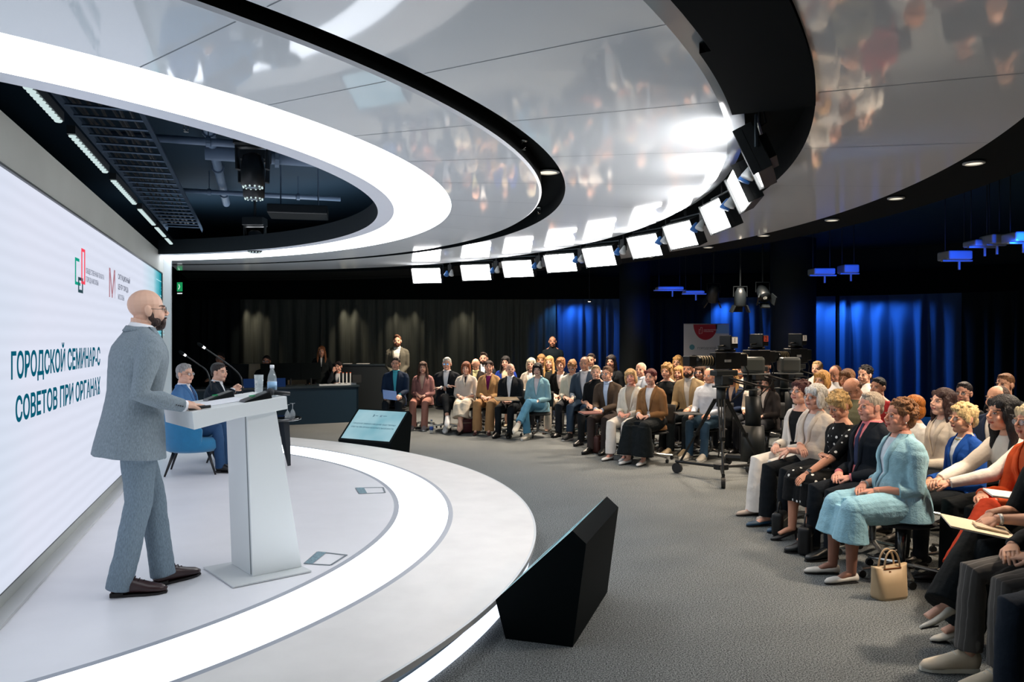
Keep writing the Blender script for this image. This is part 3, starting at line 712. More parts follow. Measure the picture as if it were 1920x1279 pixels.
    for k in (-1, 1):
        el, wq, wd, pn = ARM[k]; f2 = F_**.5
        bb.tube([NB, shp[k]-R3 @ Vector((0, 0, .01))], [.04, .042], 12); bb.tube([shp[k]-R3 @ Vector((k*.03, 0, .0)), shp[k]+(el-shp[k])*.3, el, el+(wq-el)*.35, wq+(wq-el).normalized()*.015], [.046*f2, .045*f2, .037*f2, .038*f2, .0235], 12)
        bb.ball(shp[k], .048)
        hp, kn, an, fd = LEG[k]
        bb.tube([hp, hp+(kn-hp)*.5, kn, kn+(an-kn)*.3, kn+(an-kn)*.65, an, an+Vector((0, 0, -.02))], [.08*f2, .07*f2, .052, .055*f2, .042, .034, .032], 12)
        fdir = Vector(fd if fd else ((.12*k if sit else .22*k), 1, 0)); fdir = fdir.normalized()
        if (shoes and shoes[0] in ('pump', 'flat')) or not shoes: bb.tube([an-fdir*.02+Vector((0, 0, -.02)), an+fdir*.05+Vector((0, 0, -.03)), an+fdir*.12+Vector((0, 0, -.058))], [(.026, .030), (.029, .024), (.030, .014)], 10, ref=(0, 0, 1))
    b2 = skinned(bb, V['body'] if not bare_arm else V['body']*.8, 2)
    hb = MB()
    for k in (-1, 1):
        el, wq, wd, pn = ARM[k]; hand_soup(hb, wq, wd, pn, -k if True else k, curl, 1.0 if sex == 'm' else .9)
        hb.tube([wq-(wq-el).normalized()*.06, wq+(wq-el).normalized()*.012], [.027, .023], 10)
    c3 = skinned(hb, V['hand'], 1, fac=.3)
    vs = []; fs = []; n0 = 0; nh = 0
    for i, me in enumerate((a, b2, c3)):
        v, f = mdata(me); vs.append(v); fs += [tuple(x+n0 for x in p) for p in f]; n0 += len(v)
        if i == 0: nh = len(v)
        bpy.data.meshes.remove(me)
    v = np.concatenate(vs); body = mobj('person', v, fs, skinmat(), None)
    body.location = loc; body.rotation_euler = (0, 0, yaw); body.scale = (s, s, s)
    tag(body, label, 'person', group)
    # skin colouring in head coordinates: lips, brows, eyes, blush, beard shadow
    base = np.array(lin(skin)[:3]); colr = np.tile(base, (len(v), 1))
    Hi = np.array(HM.inverted()); hv = v[:nh] @ Hi[:3, :3].T+Hi[:3, 3]
    x, y, z = hv[:, 0], hv[:, 1], hv[:, 2]; ax = np.abs(x); front = y > .05
    def blend(mask, c, k=1.0):
        m_ = np.clip(mask, 0, 1)[:, None]*k; colr[:nh] = colr[:nh]*(1-m_)+np.array(c)*m_
    sm = lambda d, w_: np.clip(.5-d/w_, 0, 1)
    blend(sm(np.hypot((ax-.036)/.022, (z+.03)/.02)-1, 1.2)*(y > .03), base*np.array([1.02, .84, .80]), .35)
    blend(sm(np.hypot((z+.022)/.016, ax/.018)-1, 1.0)*(y > .095), base*np.array([1.0, .86, .82]), .4)
    lip = np.array(lin((182, 98, 94) if sex == 'f' else (176, 116, 104))[:3])
    blend(sm(np.hypot(x/.0235, (z+.0555-smile*.003*(ax/.02)**2)/.0085)-1, .35)*(y > .075), lip, .85)
    blend((np.abs(z+.0553-smile*.12*ax**1.0*ax/.02) < .0017)*(ax < .0205)*(y > .075), lip*.35, .8)
    hcol = np.array(lin(hair[1])[:3]); bc = hcol*.6 if sum(hair[1]) < 420 else np.array(lin((130, 105, 85))[:3])
    zb = .0265-(ax-.030)**2*9
    blend(sm(np.abs(z-zb)/.0038-1, .8)*(ax > .012)*(ax < .052)*(y > .05), bc, .9)
    ex, ez = (ax-.0305)/.0135, (z-.0045)/.0062
    er = np.hypot(ex, ez)
    blend(sm(er-1.22, .35)*front, base*.42, .8)
    blend((er < .95)*front, lin((205, 202, 198))[:3], .9)
    blend((np.hypot((ax-.0305)/.0058, (z-.0048)/.0060) < 1)*front, lin((52, 40, 34))[:3], 1)
    blend(sm(np.abs(z-.0105+((ax-.0305)**2)*16)/.0016-1, 1)*(np.abs(ax-.0305) < .0145)*front, lin((40, 28, 24))[:3], .85)
    if tights:
        lw = (v[:, 2] < .46) & (np.arange(len(v)) >= nh); colr[lw] = lin(tights)[:3]
    colr = np.clip(colr, 0, 1); ca = body.data.color_attributes.new('tint', 'FLOAT_COLOR', 'POINT')
    ca.data.foreach_set('color', np.concatenate([colr, np.ones((len(v), 1))], 1).astype('f').ravel())
    # --- top
    kind = top['kind']; tcol = top['col']; inner = (top.get('shirt') or (225, 225, 225)); jk = kind == 'jacket'
    cv = V['cloth']; wk = {0: .011, 1: .009, 2: .006}[lv]
    hem = top.get('hem', -.10 if sit else -.17)
    grow = 1.075 if jk else 1.03
    def torso(mb, g, h0, h1, flare=0.0, extra=0.0):
        H = [h0]+[t[0] for t in T if h0 < t[0] < h1]+[h1]; pts = []; rad = []
        for h in H:
            A, B = prof(T, h); k = max(0, (.1-h)/.25)
            pts.append(TM @ Vector((0, 0, h))); rad.append((A*g*F_*(1+flare*k)+extra, B*g*F_*(1+flare*k)+extra))
        mb.tube(pts, rad, 28, ref=fw)
        if sex == 'f' and h1 > .35:
            for k in (-1, 1): mb.ball(TM @ Vector((k*.068, .066*F_, .315)), (.060*g*F_**.5, .046*g*F_, .060*g*F_**.5), R3, 14, 10)
        if fat > .1: mb.ball(TM @ Vector((0, .055*g, .12)), (.15*F_*g, .10*F_*g, .13*g), R3, 16, 12)
    def sleeves(mb, g, cut, cuff=1.0):
        for k in (-1, 1):
            el, wq, wd, pn = ARM[k]; f2 = F_**.5; e = .006 if jk else .001
            pa = .012 if jk else 0
            mb.tube([NB-R3 @ Vector((-k*.02, .0, .03)), NB+(shp[k]-NB)*.55+R3 @ Vector((0, 0, -.012)), shp[k]+R3 @ Vector((0, 0, .0))], [(.036*g*f2, .045), (.050*g*f2, .042+pa), (.050*g*f2+pa*.5, .048*f2+pa)], 14)
            mb.ball(shp[k]+R3 @ Vector((0, 0, -.006)), .053*g*f2+pa*.4, n=16, m=12)
            pts = [shp[k]-R3 @ Vector((k*.01, 0, -.008)), shp[k]+(el-shp[k])*.16, shp[k]+(el-shp[k])*.45, el, el+(wq-el)*.45, wq-(wq-el).normalized()*.0]
            rad = [.050*g*f2+e, .060*g*f2+e, .054*g*f2+e, .046*g*f2+e, .042*g*f2+e, .033*g*cuff+e]
            if cut == 'short': pts = pts[:2]+[shp[k]+(el-shp[k])*.55]; rad = rad[:2]+[.056*g*f2+e]
            elif cut == 'elbow': pts = pts[:3]+[el]; rad = rad[:3]+[.053*g*f2+e]
            elif cut == 'three': pts = pts[:4]+[el+(wq-el)*.42]; rad = rad[:4]+[.05*g*f2+e]
            mb.tube(pts, rad, 14)
    cut = top.get('sleeve', 'long')
    tm_ = cloth(tcol, top.get('tex', 'cloth'))
    if jk:
        sb_ = MB(); torso(sb_, 1.0, -.02, nk-.008 if (sex == 'm' or top.get('collar')) else nk-top.get('neck', .05)); shirt = meobj('shirt', skinned(sb_, cv, 2, .003, .05), cloth(inner), body)
        mb = MB(); torso(mb, grow, hem, nk-.022, .24 if not sit else .14); sleeves(mb, 1.0, cut)
        if not sit:
            pass
        if sit and hem < -.02:
            for k in (-1, 1): mb.tube([Vector((k*hw, -.06, hz-.005)), Vector((k*hw*1.05, .12, hz+.012))], [.105*F_, .10*F_**.5], 16)
        me = skinned(mb, cv, 4, wk, .13); vv, ff = mdata(me); bpy.data.meshes.remove(me)
        Ti = np.array(TM.inverted()); q = vv @ Ti[:3, :3].T+Ti[:3, 3]
        hb_ = top.get('button', .16); hn = nk-.01; wn = top.get('vw', .062 if sex == 'm' else .058); op = top.get('open', 0.0)
        wV = np.where(q[:, 2] > hb_, wn*np.clip((q[:, 2]-hb_)/(hn-hb_), 0, 1)**.85+op*.5, op*np.clip((q[:, 2]-hem)/(.1), 0, 1)*0+op)
        zone = (q[:, 1] > .01) & (q[:, 2] > (hb_ if not op else -.06))
        g_ = np.abs(q[:, 0])-wV; near = zone & (np.abs(g_) < cv*.75)
        q[near, 0] = np.sign(q[near, 0]+1e-9)*wV[near]
        Tm = np.array(TM); vv = q @ Tm[:3, :3].T+Tm[:3, 3]
        dead = zone & (g_ < -cv*.75); ff2 = [f for f in ff if not any(dead[i] for i in f)]
        keep = [f for f in ff2 if not all((zone[i] and abs(g_[i]) < cv*.75 and wV[i] > cv) for i in f)]
        o = mobj('jacket', vv, keep, tm_, body)
        # lapels
        for k in (-1, 1):
            lb = MB(); n = 12; vs_ = []
            for i in range(n+1):
                t = i/n; h = hb_+(hn-.01-hb_)*t; w0 = wn*t**.85+op*.5; wd_ = .010+top.get('lap', .042)*(t/.72 if t < .72 else max(.25, 1-(t-.72)*1.6))
                A, B = prof(T, h); A *= grow*F_; B *= grow*F_
                def yy(x_):
                    y0 = B*sqrt(max(.02, 1-(x_/A)**2))
                    if sex == 'f': 
                        d2 = ((abs(x_)-.068)/(.060*grow))**2+((h-.315)/(.060*grow))**2
                        if d2 < 1: y0 = max(y0, .066*F_+.046*grow*F_*sqrt(1-d2))
                    if fat > .1:
                        d2 = (x_/(.15*F_))**2+((h-.12)/.13)**2
                        if d2 < 1: y0 = max(y0, .055*grow+.10*grow*F_*sqrt(1-d2))
                    return y0
                for j in range(4):
                    x_ = w0-.003+wd_*j/3; e = (.004, .010, .010, .004)[j]; vs_.append(TM @ Vector((k*x_, yy(x_)+e, h)))
                for j in range(4):
                    x_ = w0-.003+wd_*j/3; vs_.append(TM @ Vector((k*x_, yy(x_)-.006, h)))
            fs_ = []
            for i in range(n):
                a0 = i*8; b0 = a0+8
                for j in range(3): fs_ += [(a0+j, a0+j+1, b0+j+1, b0+j), (a0+4+j, b0+4+j, b0+5+j, a0+5+j)]
                fs_ += [(a0, b0, b0+4, a0+4), (a0+3, a0+7, b0+7, b0+3)]
            lb.add(vs_, fs_); lb.build('lapel', tm_, o, True)
        if not top.get('nocollar') and sex == 'm' or top.get('collar'):
            cm = MB(); pts = []; n = 18
            for i in range(n+1):
                t = -1+2*i/n; an_ = pi/2+t*pi*1.0; x_ = cos(an_)*.066*F_**.5; y_ = sin(an_)*.064; 
                pts.append((x_, y_, t))
            vs_ = []; zc = nk-.02
            for x_, y_, t in [( .064*F_**.5*sin(pi*i/n*2+1e-3), -.064*cos(pi*i/n*2+1e-3), i/n) for i in range(n+1)]:
                fr = (y_/.064+1)/2; e = .05*fr; 
                for rad_, dz in ((1.0, .022-.02*fr), (1.16, .0-.035*fr)): vs_.append(TM @ Vector((x_*rad_, y_*rad_+.006, zc+dz)))
                for rad_, dz in ((.95, .018-.02*fr), (1.08, -.004-.035*fr)): vs_.append(TM @ Vector((x_*rad_, y_*rad_+.006, zc+dz)))
            fs_ = []
            for i in range(n): a0 = 4*i; b0 = a0+4; fs_ += [(a0, a0+1, b0+1, b0), (a0+2, b0+2, b0+3, a0+3), (a0, b0, b0+2, a0+2), (a0+1, a0+3, b0+3, b0+1)]
            cm.add(vs_, fs_); cm.build('shirt_collar', cloth(inner), shirt, True)
        if True:   # jacket collar standing round the back of the neck
            n = 18; vs_ = []; cl = MB(); tr = nr if False else (.062 if sex == 'm' else .056)*F_**.5
            for i in range(n+1):
                a_ = -pi/2+(-1+2*i/n)*radians(118); q_ = max(0, -sin(a_)); 
                for rad_, dz in ((1.10, .016*q_-.018), (1.17, .018*q_-.020), (1.42, -.020-.012*q_), (1.32, -.030-.012*q_)): vs_.append(TM @ Vector((cos(a_)*tr*rad_, sin(a_)*tr*rad_+.002-(.006 if sex == 'm' else 0), nk-.018+dz-.022*max(0, sin(a_)))))
            fs_ = []
            for i in range(n):
                for j in range(4): fs_.append((4*i+j, 4*i+(j+1) % 4, 4*i+4+(j+1) % 4, 4*i+4+j))
            fs_ += [(0, 1, 2, 3), (4*n+3, 4*n+2, 4*n+1, 4*n)]
            cl.add(vs_, fs_); cl.build('collar', tm_, o, True)
        if top.get('buttons'):
            for k in (-1, 1):
                el, wq, wd, pn = ARM[k]; d = (wq-el).normalized(); oo = (Vector((k*1.0, -.25, -.1))-d*Vector((k*1.0, -.25, -.1)).dot(d)).normalized()
                for j in range(4):
                    bm3 = MB(); bm3.ball(wq-d*(.022+.013*j)+oo*.040, (.0055, .0055, .004), n=10, m=6); bm3.build('button', mat('suit_button', (40, 44, 50), .3), o, True)
        if top.get('tie'):
            tb = MB(); pts = []; rad = []
            for h, w0 in ((nk-.035, .012), (nk-.075, .014), (nk-.16, .024), (max(nk-.26, hb_+.06), .030), (hb_+.02, .026)):
                A, B = prof(T, h); yb = B*1.0*F_
                if fat > .1:
                    d2 = ((h-.12)/.13)**2
                    if d2 < 1: yb = max(yb, .055+.10*F_*sqrt(1-d2))
                pts.append(TM @ Vector((0, yb+.006, h))); rad.append((w0, .005))
            tb.tube(pts, rad, 10, ref=fw); tb.build('tie', cloth(top['tie']), shirt, True)
        if cut == 'long' and sex == 'm' or top.get('cuffs'):
            for k in (-1, 1):
                el, wq, wd, pn = ARM[k]; d = (wq-el).normalized(); cm = MB(); cm.tube([wq-d*.03, wq+d*.014], [.0335, .0315], 16); cm.build('shirt_cuff', cloth(inner), shirt, True)
    else:
        mb = MB(); nh_ = nk-.012 if sex == 'm' and not top.get('low') else nk-.045
        torso(mb, grow, hem if kind != 'dress' else -.05, nh_, .05); sleeves(mb, 1.0, cut)
        o = meobj({'shirt': 'shirt', 'tee': 't_shirt', 'dress': 'dress', 'sweater': 'sweater'}.get(kind, 'shirt'), skinned(mb, cv, 4, wk, .10), tm_, body)
    # --- bottom
    bk = bottom['kind']; bm_ = cloth(bottom['col'], bottom.get('tex', 'cloth')) if bk != 'none' else None
    if bk == 'trousers':
        mb = MB(); wide = bottom.get('wide', 0.0); f2 = F_**.5
        mb.ball((0, -.005, hz+.0), (.160*F_, .115*F_, .105), n=18, m=12)
        if not sit: mb.tube([TM @ Vector((0, 0, .10)), (0, 0, hz-.02)], [(.142*F_, .104*F_), (.158*F_, .112*F_)], 20, ref=(0, 1, 0))
        for k in (-1, 1):
            hp, kn, an, fd = LEG[k]; d = (an-kn).normalized(); end = an+d*(bottom.get('len', .03))
            if bottom.get('len', 0) > -.05 and end.z < .03: end.z = .03
            mb.tube([hp, hp+(kn-hp)*.35, hp+(kn-hp)*.75, kn+(hp-an).normalized()*.0, kn+(an-kn)*.25, kn+(an-kn)*.6, end], [.098*f2, .094*f2, .077*f2, .068*f2+wide*.2, .064*f2+wide*.4, .058+wide*.8, .056+wide*1.1], 18)
        meobj('trousers', skinned(mb, cv, 2, .011 if lv < 2 else .008, .09), bm_, body)
    elif bk in ('skirt', 'long_skirt'):
        mb = MB(); hemz = bottom.get('hem', .34); wd_ = bottom.get('wide', .0)
        if sit:
            f2 = F_**.5; mid = []
            for k in (-1, 1):
                hp, kn, an, fd = LEG[k]; t = max(.02, min(1, (kn.z-hemz)/max(.05, kn.z-an.z))); he = kn+(an-kn)*t; he = he+Vector((0, wd_*.4, 0)); mid.append((hp, kn, he))
                mb.tube([hp+Vector((0, -.05, 0)), hp+(kn-hp)*.5, kn+Vector((0, -.01, .0))], [.112*f2, .104*f2, .088*f2], 18)
                mb.ball(kn+Vector((0, -.008, -.004)), .086*f2, n=16, m=12)
                mb.tube([kn, kn+(he-kn)*.5, he], [(.088*f2, .088), (.090*f2+wd_*.5, .092+wd_*.4), (.092*f2+wd_, .098+wd_*.8)], 18, ref=(0, 1, 0))
            (h0, k0, e0), (h1, k1, e1) = mid
            mb.tube([(h0+h1)/2, (h0+h1)/2*.5+(k0+k1)/4, (k0+k1)/2+Vector((0, -.015, .0))], [(.10, .094*f2), (.10, .086*f2), (max(.05, (k0-k1).length*.5), .072)], 18, ref=(0, 0, 1))
            mb.tube([(k0+k1)/2+Vector((0, -.02, .01)), (e0+e1)/2+Vector((0, -.01, 0))], [(max(.05, (k0-k1).length*.5), .070), (max(.06, (e0-e1).length*.5+wd_), .085+wd_*.6)], 18, ref=(0, 1, 0))
            mb.ball((0, -.01, hz), (.172*F_, .122*F_, .11), n=18, m=12)
        else:
            mb.tube([(0, 0, hz+.12), (0, 0, hz), (0, 0, hemz)], [(.15, .11), (.18, .13), (.19+wd_, .15+wd_)], 24, ref=(0, 1, 0))
        meobj('skirt', skinned(mb, cv, 2, .012, .08), bm_, body)
    # --- shoes
    if shoes:
        sk, scol = shoes[0], shoes[1]
        for k in (-1, 1):
            hp, kn, an, fd = LEG[k]; fdir = Vector(fd if fd else ((.12*k if sit else .22*k), 1, 0))
            up = Vector((0, 0, 1)); lifted = an.z > .13
            if lifted:
                shd = (an-kn).normalized(); fdir = Vector(fd) if fd else (Vector((shd.x*.3, 1, -.45)))
                fdir.normalize(); up = (-shd-fdir*(-shd).dot(fdir)).normalized()
            fdir = fdir.normalized(); sx = fdir.cross(up).normalized(); up = sx.cross(fdir)
            h0 = .085 if sk != 'pump' else .11
            M = basis(sx, fdir, up, an-up*h0-fdir*.0)
            if not lifted: M.translation.z = .002+max(0, A_[k][2]-pz)
            shoe('shoe', M, sk, scol, body, .95 if sex == 'f' else 1.03, *(shoes[2:] if len(shoes) > 2 else ()))
    # --- hair
    hk, hc = hair[0], hair[1]
    if hk != 'bald':
        mb = MB(); H3 = HM.to_3x3(); wsx = .96 if sex == 'f' else 1.0
        def E(c, r, R=None): mb.ball(HM @ Vector(c), r, (H3 @ R) if R is not None else H3, 16, 12)
        if hk == 'side':
            for k in (-1, 1): E((k*.066, -.035, .005), (.014, .050, .030))
            E((0, -.088, .0), (.060, .022, .040))
        elif hk == 'receding':
            E((0, -.034, .038), (.079, .088, .082))
        elif hk == 'buzz':
            E((0, -.019, .040), (.0765, .093, .083))
        elif hk == 'short':
            E((0, -.020, .046), (.080*wsx, .097, .085)); E((0, .030, .098), (.052, .040, .024)); E((0, -.075, -.01), (.058, .030, .05))
        elif hk == 'quiff':
            E((0, -.020, .046), (.079*wsx, .096, .084)); E((.006, .042, .108), (.050, .040, .030), Matrix.Rotation(.3, 3, 'X')); E((0, -.075, -.005), (.058, .028, .05))
        elif hk == 'pixie':
            E((0, -.020, .048), (.084, .100, .089)); E((.012, .050, .085), (.058, .036, .028)); E((0, -.078, -.01), (.064, .034, .060))
            for k in (-1, 1): E((k*.074, .010, .012), (.012, .026, .040))
            for i in range(26):
                aa = rnd.uniform(0, 2*pi); el_ = rnd.uniform(.1, 1.4); p = Vector((.084*cos(aa)*cos(el_), -.02+.1*sin(aa)*cos(el_), .048+.09*sin(el_)))
                if p.y < .07: E(p, (.016, .016, .012))
        elif hk == 'curly':
            E((0, -.024, .046), (.084, .098, .086)); E((0, -.07, -.02), (.072, .045, .065))
            for i in range(130):
                aa = rnd.uniform(0, 2*pi); el_ = rnd.uniform(-.5, 1.5); p = Vector((.088*cos(aa)*cos(el_), -.028+.102*sin(aa)*cos(el_), .046+.092*sin(el_)))
                if p.y < (.062 if p.z > .085 else .015 if p.z > -.03 else -.03): E(p, (rnd.uniform(.009, .016),)*3)
        elif hk in ('bob', 'bobfringe'):
            E((0, -.020, .048), (.085, .101, .088))
            for k in (-1, 1): E((k*.074, .008, -.020), (.020, .048, .080)); E((k*.056, .050, .064), (.022, .016, .034))
            E((0, -.070, -.030), (.080, .048, .085))
            if hk == 'bobfringe': E((0, .072, .062), (.050, .018, .026))
        elif hk in ('long', 'longback'):
            E((0, -.020, .048), (.083, .100, .086))
            for k in (-1, 1):
                E((k*.068, .004, -.005), (.020, .050, .070)); E((k*.048, .052, .070), (.028, .014, .030))
                q = -.02 if hk == 'longback' else .035
                mb.tube([HM @ Vector((k*.072, -.01, .0)), HM @ Vector((k*.082, q*.3, -.09)), HM @ Vector((k*.088, q, -.17)), HM @ Vector((k*.080, q+.03, -.27))], [(.024, .042), (.026, .042), (.026, .034), (.014, .02)], 12)
            E((0, -.075, -.06), (.082, .046, .12))
        elif hk == 'bun' or hk == 'updo':
            E((0, -.018, .044), (.079, .097, .084)); E((0, -.115, .02 if hk == 'bun' else .055), (.036, .032, .036)); E((0, -.07, -.015), (.06, .035, .05))
            for k in (-1, 1): E((k*.045, .058, .072), (.030, .014, .026))
        me = skinned(mb, V['head']*1.3, 1 if hk in ('curly', 'pixie') else 2, .004 if hk not in ('buzz', 'side') else 0, .022 if hk in ('curly', 'pixie') else .045)
        meobj('hair', me, hairmat(hc), body)
    if beard:
        mb = MB(); H3 = HM.to_3x3()
        def E(c, r): mb.ball(HM @ Vector(c), r, H3, 14, 10)
        E((0, .055, -.088), (.037, .038, .028))
        for k in (-1, 1): E((k*.044, .028, -.062), (.021, .036, .032)); E((k*.062, .008, -.035), (.009, .016, .030)); E((k*.018, .092, -.044), (.014, .008, .005)); E((k*.026, .074, -.066), (.014, .018, .024))
        E((0, .082, -.076), (.022, .014, .014))
        meobj('beard', skinned(mb, V['head'], 1, .003, .012), hairmat(beard), body)
    if glasses:
        mb = MB(); mb.k = 0
        for k in (-1, 1):
            n = 16; c = [HM @ Vector((k*.031+.021*cos(2*pi*i/n), .094-.004*abs(cos(2*pi*i/n)), .002+.0165*sin(2*pi*i/n))) for i in range(n+1)]
            mb.tube(c, .0014 if lv < 2 else .0022, 5, cap=False)
            mb.tube([HM @ Vector((k*.052, .090, .006)), HM @ Vector((k*.072, .05, .006)), HM @ Vector((k*.082, -.005, .008))], .0014 if lv < 2 else .002, 5)
        mb.tube([HM @ Vector((-.010, .095, .004)), HM @ Vector((.010, .095, .004))], .0014, 5)
        g = mb.build('glasses', mat('glasses_%d' % glasses[0], glasses, .3, metal=.4), body, True)
        lm = MB()
        for k in (-1, 1):
            n = 14; vs_ = [HM @ Vector((k*.031+.020*cos(2*pi*i/n), .0935, .002+.0155*sin(2*pi*i/n))) for i in range(n)]+[HM @ Vector((k*.031+.020*cos(2*pi*i/n), .0920, .002+.0155*sin(2*pi*i/n))) for i in range(n)]
            lm.add(vs_, [tuple(range(n)), tuple(range(2*n-1, n-1, -1))]+[(i, (i+1) % n, n+(i+1) % n, n+i) for i in range(n)])
        lm.build('lens', mat('glass_lens', (235, 240, 245), .03, alpha=.18, spec=.8) if len(glasses) < 4 else mat('glare_lens', (150, 190, 220), .1, metal=.8), g)  # fourth value: pale metallic lens stands in for glare on the glass
    if watch:
        k = watch[0]; el, wq, wd, pn = ARM[k]; d = (wq-el).normalized(); mb = MB(); mb.tube([wq-d*.022, wq-d*.006], [.030, .029], 18)
        wo = mb.build('wristwatch' if len(watch) < 3 else 'bracelet', mat('watch_%d' % watch[1][0], watch[1], .35, metal=.3), body, True)
        if len(watch) < 3:
            pv = Vector(pn).normalized(); mb = MB(); mb.lathe([(.016, 0), (.016, .008)], n=16, M=(-pv).to_track_quat('Z', 'Y').to_matrix()); mb.build('dial', mat('watch_dial', (60, 62, 66), .25, metal=.5), wo, loc=wq-d*.014-pv*.026)
    if necklace:
        mb = MB(); n = 20; pts = [TM @ Vector((.058*sin(2*pi*i/n), .012+.062*cos(2*pi*i/n)*1.0, nk-.03-.02*(1+cos(2*pi*i/n)))) for i in range(n+1)]
        mb.tube(pts, .004, 6); mb.build('necklace', mat('necklace', necklace, .3), body, True)
    if earring:
        for k in (-1, 1):
            mb = MB(); mb.ball(HM @ Vector((k*.083, .0, -.036)), .006, n=10, m=6); mb.build('earring', mat('earring', earring, .2, metal=.6), body, True)
    body['_h'] = 0; del body['_h']
    return body, HM, TM, ARM, LEG
def face_yaw(p, tgt):   # yaw so that local +y looks from p to tgt
    return atan2(tgt[1]-p[1], tgt[0]-p[0])-pi/2
def seat_at(u, v, Y, tgt, sex='m', lean=0.0, side=0.0, twist=0.0, **k):
    """place a seated person so that the head centre stands at image column u, row v at distance Y"""
    p = PY(u, v, Y); yaw = face_yaw(p, tgt); hz = .535; nk = TORSO[sex][-1][0]
    TM = TR(0, 0, hz) @ RZ(twist) @ RY(side) @ RX(-lean); h = (TM @ TR(0, k.get('neckf', .02), nk+NKH)).translation
    s = max(.86, min(1.1, p.z/h.z)); off = RZ(yaw) @ Vector((h.x*s, h.y*s, 0))
    return (p.x-off.x, p.y-off.y, 0), yaw, s
# ================================================================== OBJECTS
WHT = mat('lectern_white', (222, 226, 226), .45, spec=.4)
ZU = Vector((0, 0, 1))
# ---- lectern
LA = Vector((sin(radians(50)), cos(radians(50)), 0)); LB = Vector((-LA.y, LA.x, 0)); LO = PZ(437, 1104, STG)
def lp(p, q, z): return LO+LA*p+LB*q+Vector((0, 0, z-STG))
lec = empty('lectern', lp(.25, .26, STG), 0, 'white angular lectern with sloping top standing on the white stage', 'lectern')
def lbuild(name, mb, m, par=lec, bevel=0, smooth=False):
    mb.v = [tuple(Vector(x)-lec.location) for x in mb.v]; return mb.build(name, m, par, smooth, bevel)
def lprism(mb, quad_b, quad_t):
    mb.add(list(quad_b)+list(quad_t), [(3, 2, 1, 0), (4, 5, 6, 7), (0, 1, 5, 4), (1, 2, 6, 5), (2, 3, 7, 6), (3, 0, 4, 7)])
mb = MB(); lprism(mb, [lp(0, 0, STG+.003), lp(.505, 0, STG+.003), lp(.505, .526, STG+.003), lp(0, .526, STG+.003)], [lp(0, 0, STG+.012), lp(.505, 0, STG+.012), lp(.505, .526, STG+.012), lp(0, .526, STG+.012)])
lbuild('base_plate', mb, mat('plate_white', (205, 209, 210), .4))
mb = MB(); lprism(mb, [lp(.167, .118, STG+.012), lp(.495, .118, STG+.012), lp(.495, .48, STG+.012), lp(.167, .48, STG+.012)], [lp(.13, .118, 1.212), lp(.32, .118, 1.232), lp(.32, .48, 1.232), lp(.13, .48, 1.212)])
lbuild('column', mb, WHT, bevel=.003)
mb = MB(); lprism(mb, [lp(.1655, .135, STG+.02), lp(.168, .135, STG+.02), lp(.168, .15, STG+.02), lp(.1655, .15, STG+.02)], [lp(.1285, .135, 1.208), lp(.131, .135, 1.208), lp(.131, .15, 1.208), lp(.1285, .15, 1.208)])
lbuild('groove', mb, mat('groove_grey', (120, 126, 128), .6))
mb = MB(); q0, q1 = .06, .62; P_ = [(-.208, 1.145), (-.22, 1.251), (.366, 1.316), (.372, 1.235), (.05, 1.196)]
vs = [lp(p, q0, z) for p, z in P_]+[lp(p, q1, z) for p, z in P_]; mb.add(vs, [(0, 1, 2, 3, 4), (9, 8, 7, 6, 5)]+[(i, i+5, (i+1) % 5+5, (i+1) % 5) for i in range(5)])
lbuild('desk_top', mb, WHT, bevel=.003)
def ltop(p): return 1.251+(p+.22)*(1.316-1.251)/.586
LN = (LA*(-.111)+ZU).normalized(); LAS = (LA+ZU*.111).normalized()
def lbas(p, q, h=0.0): return basis(LAS, LB, LAS.cross(LB), lp(p, q, ltop(p))+LN*h)
# paper on the lectern
def sheet(M, sx, sy, h, col, name, label, cat, grp=None):
    mb = MB(); mb.box((0, 0, h/2), (sx, sy, h)); o = mb.build(name, mat('paper_%d_%d_%d' % col, col, .6)); o.matrix_world = M; return tag(o, label, cat, grp)
sheet(lbas(.03, .315, .0012), .28, .25, .004, (238, 240, 246), 'paper_sheets', 'white sheets of paper lying on the lectern top between the two microphones', 'papers')
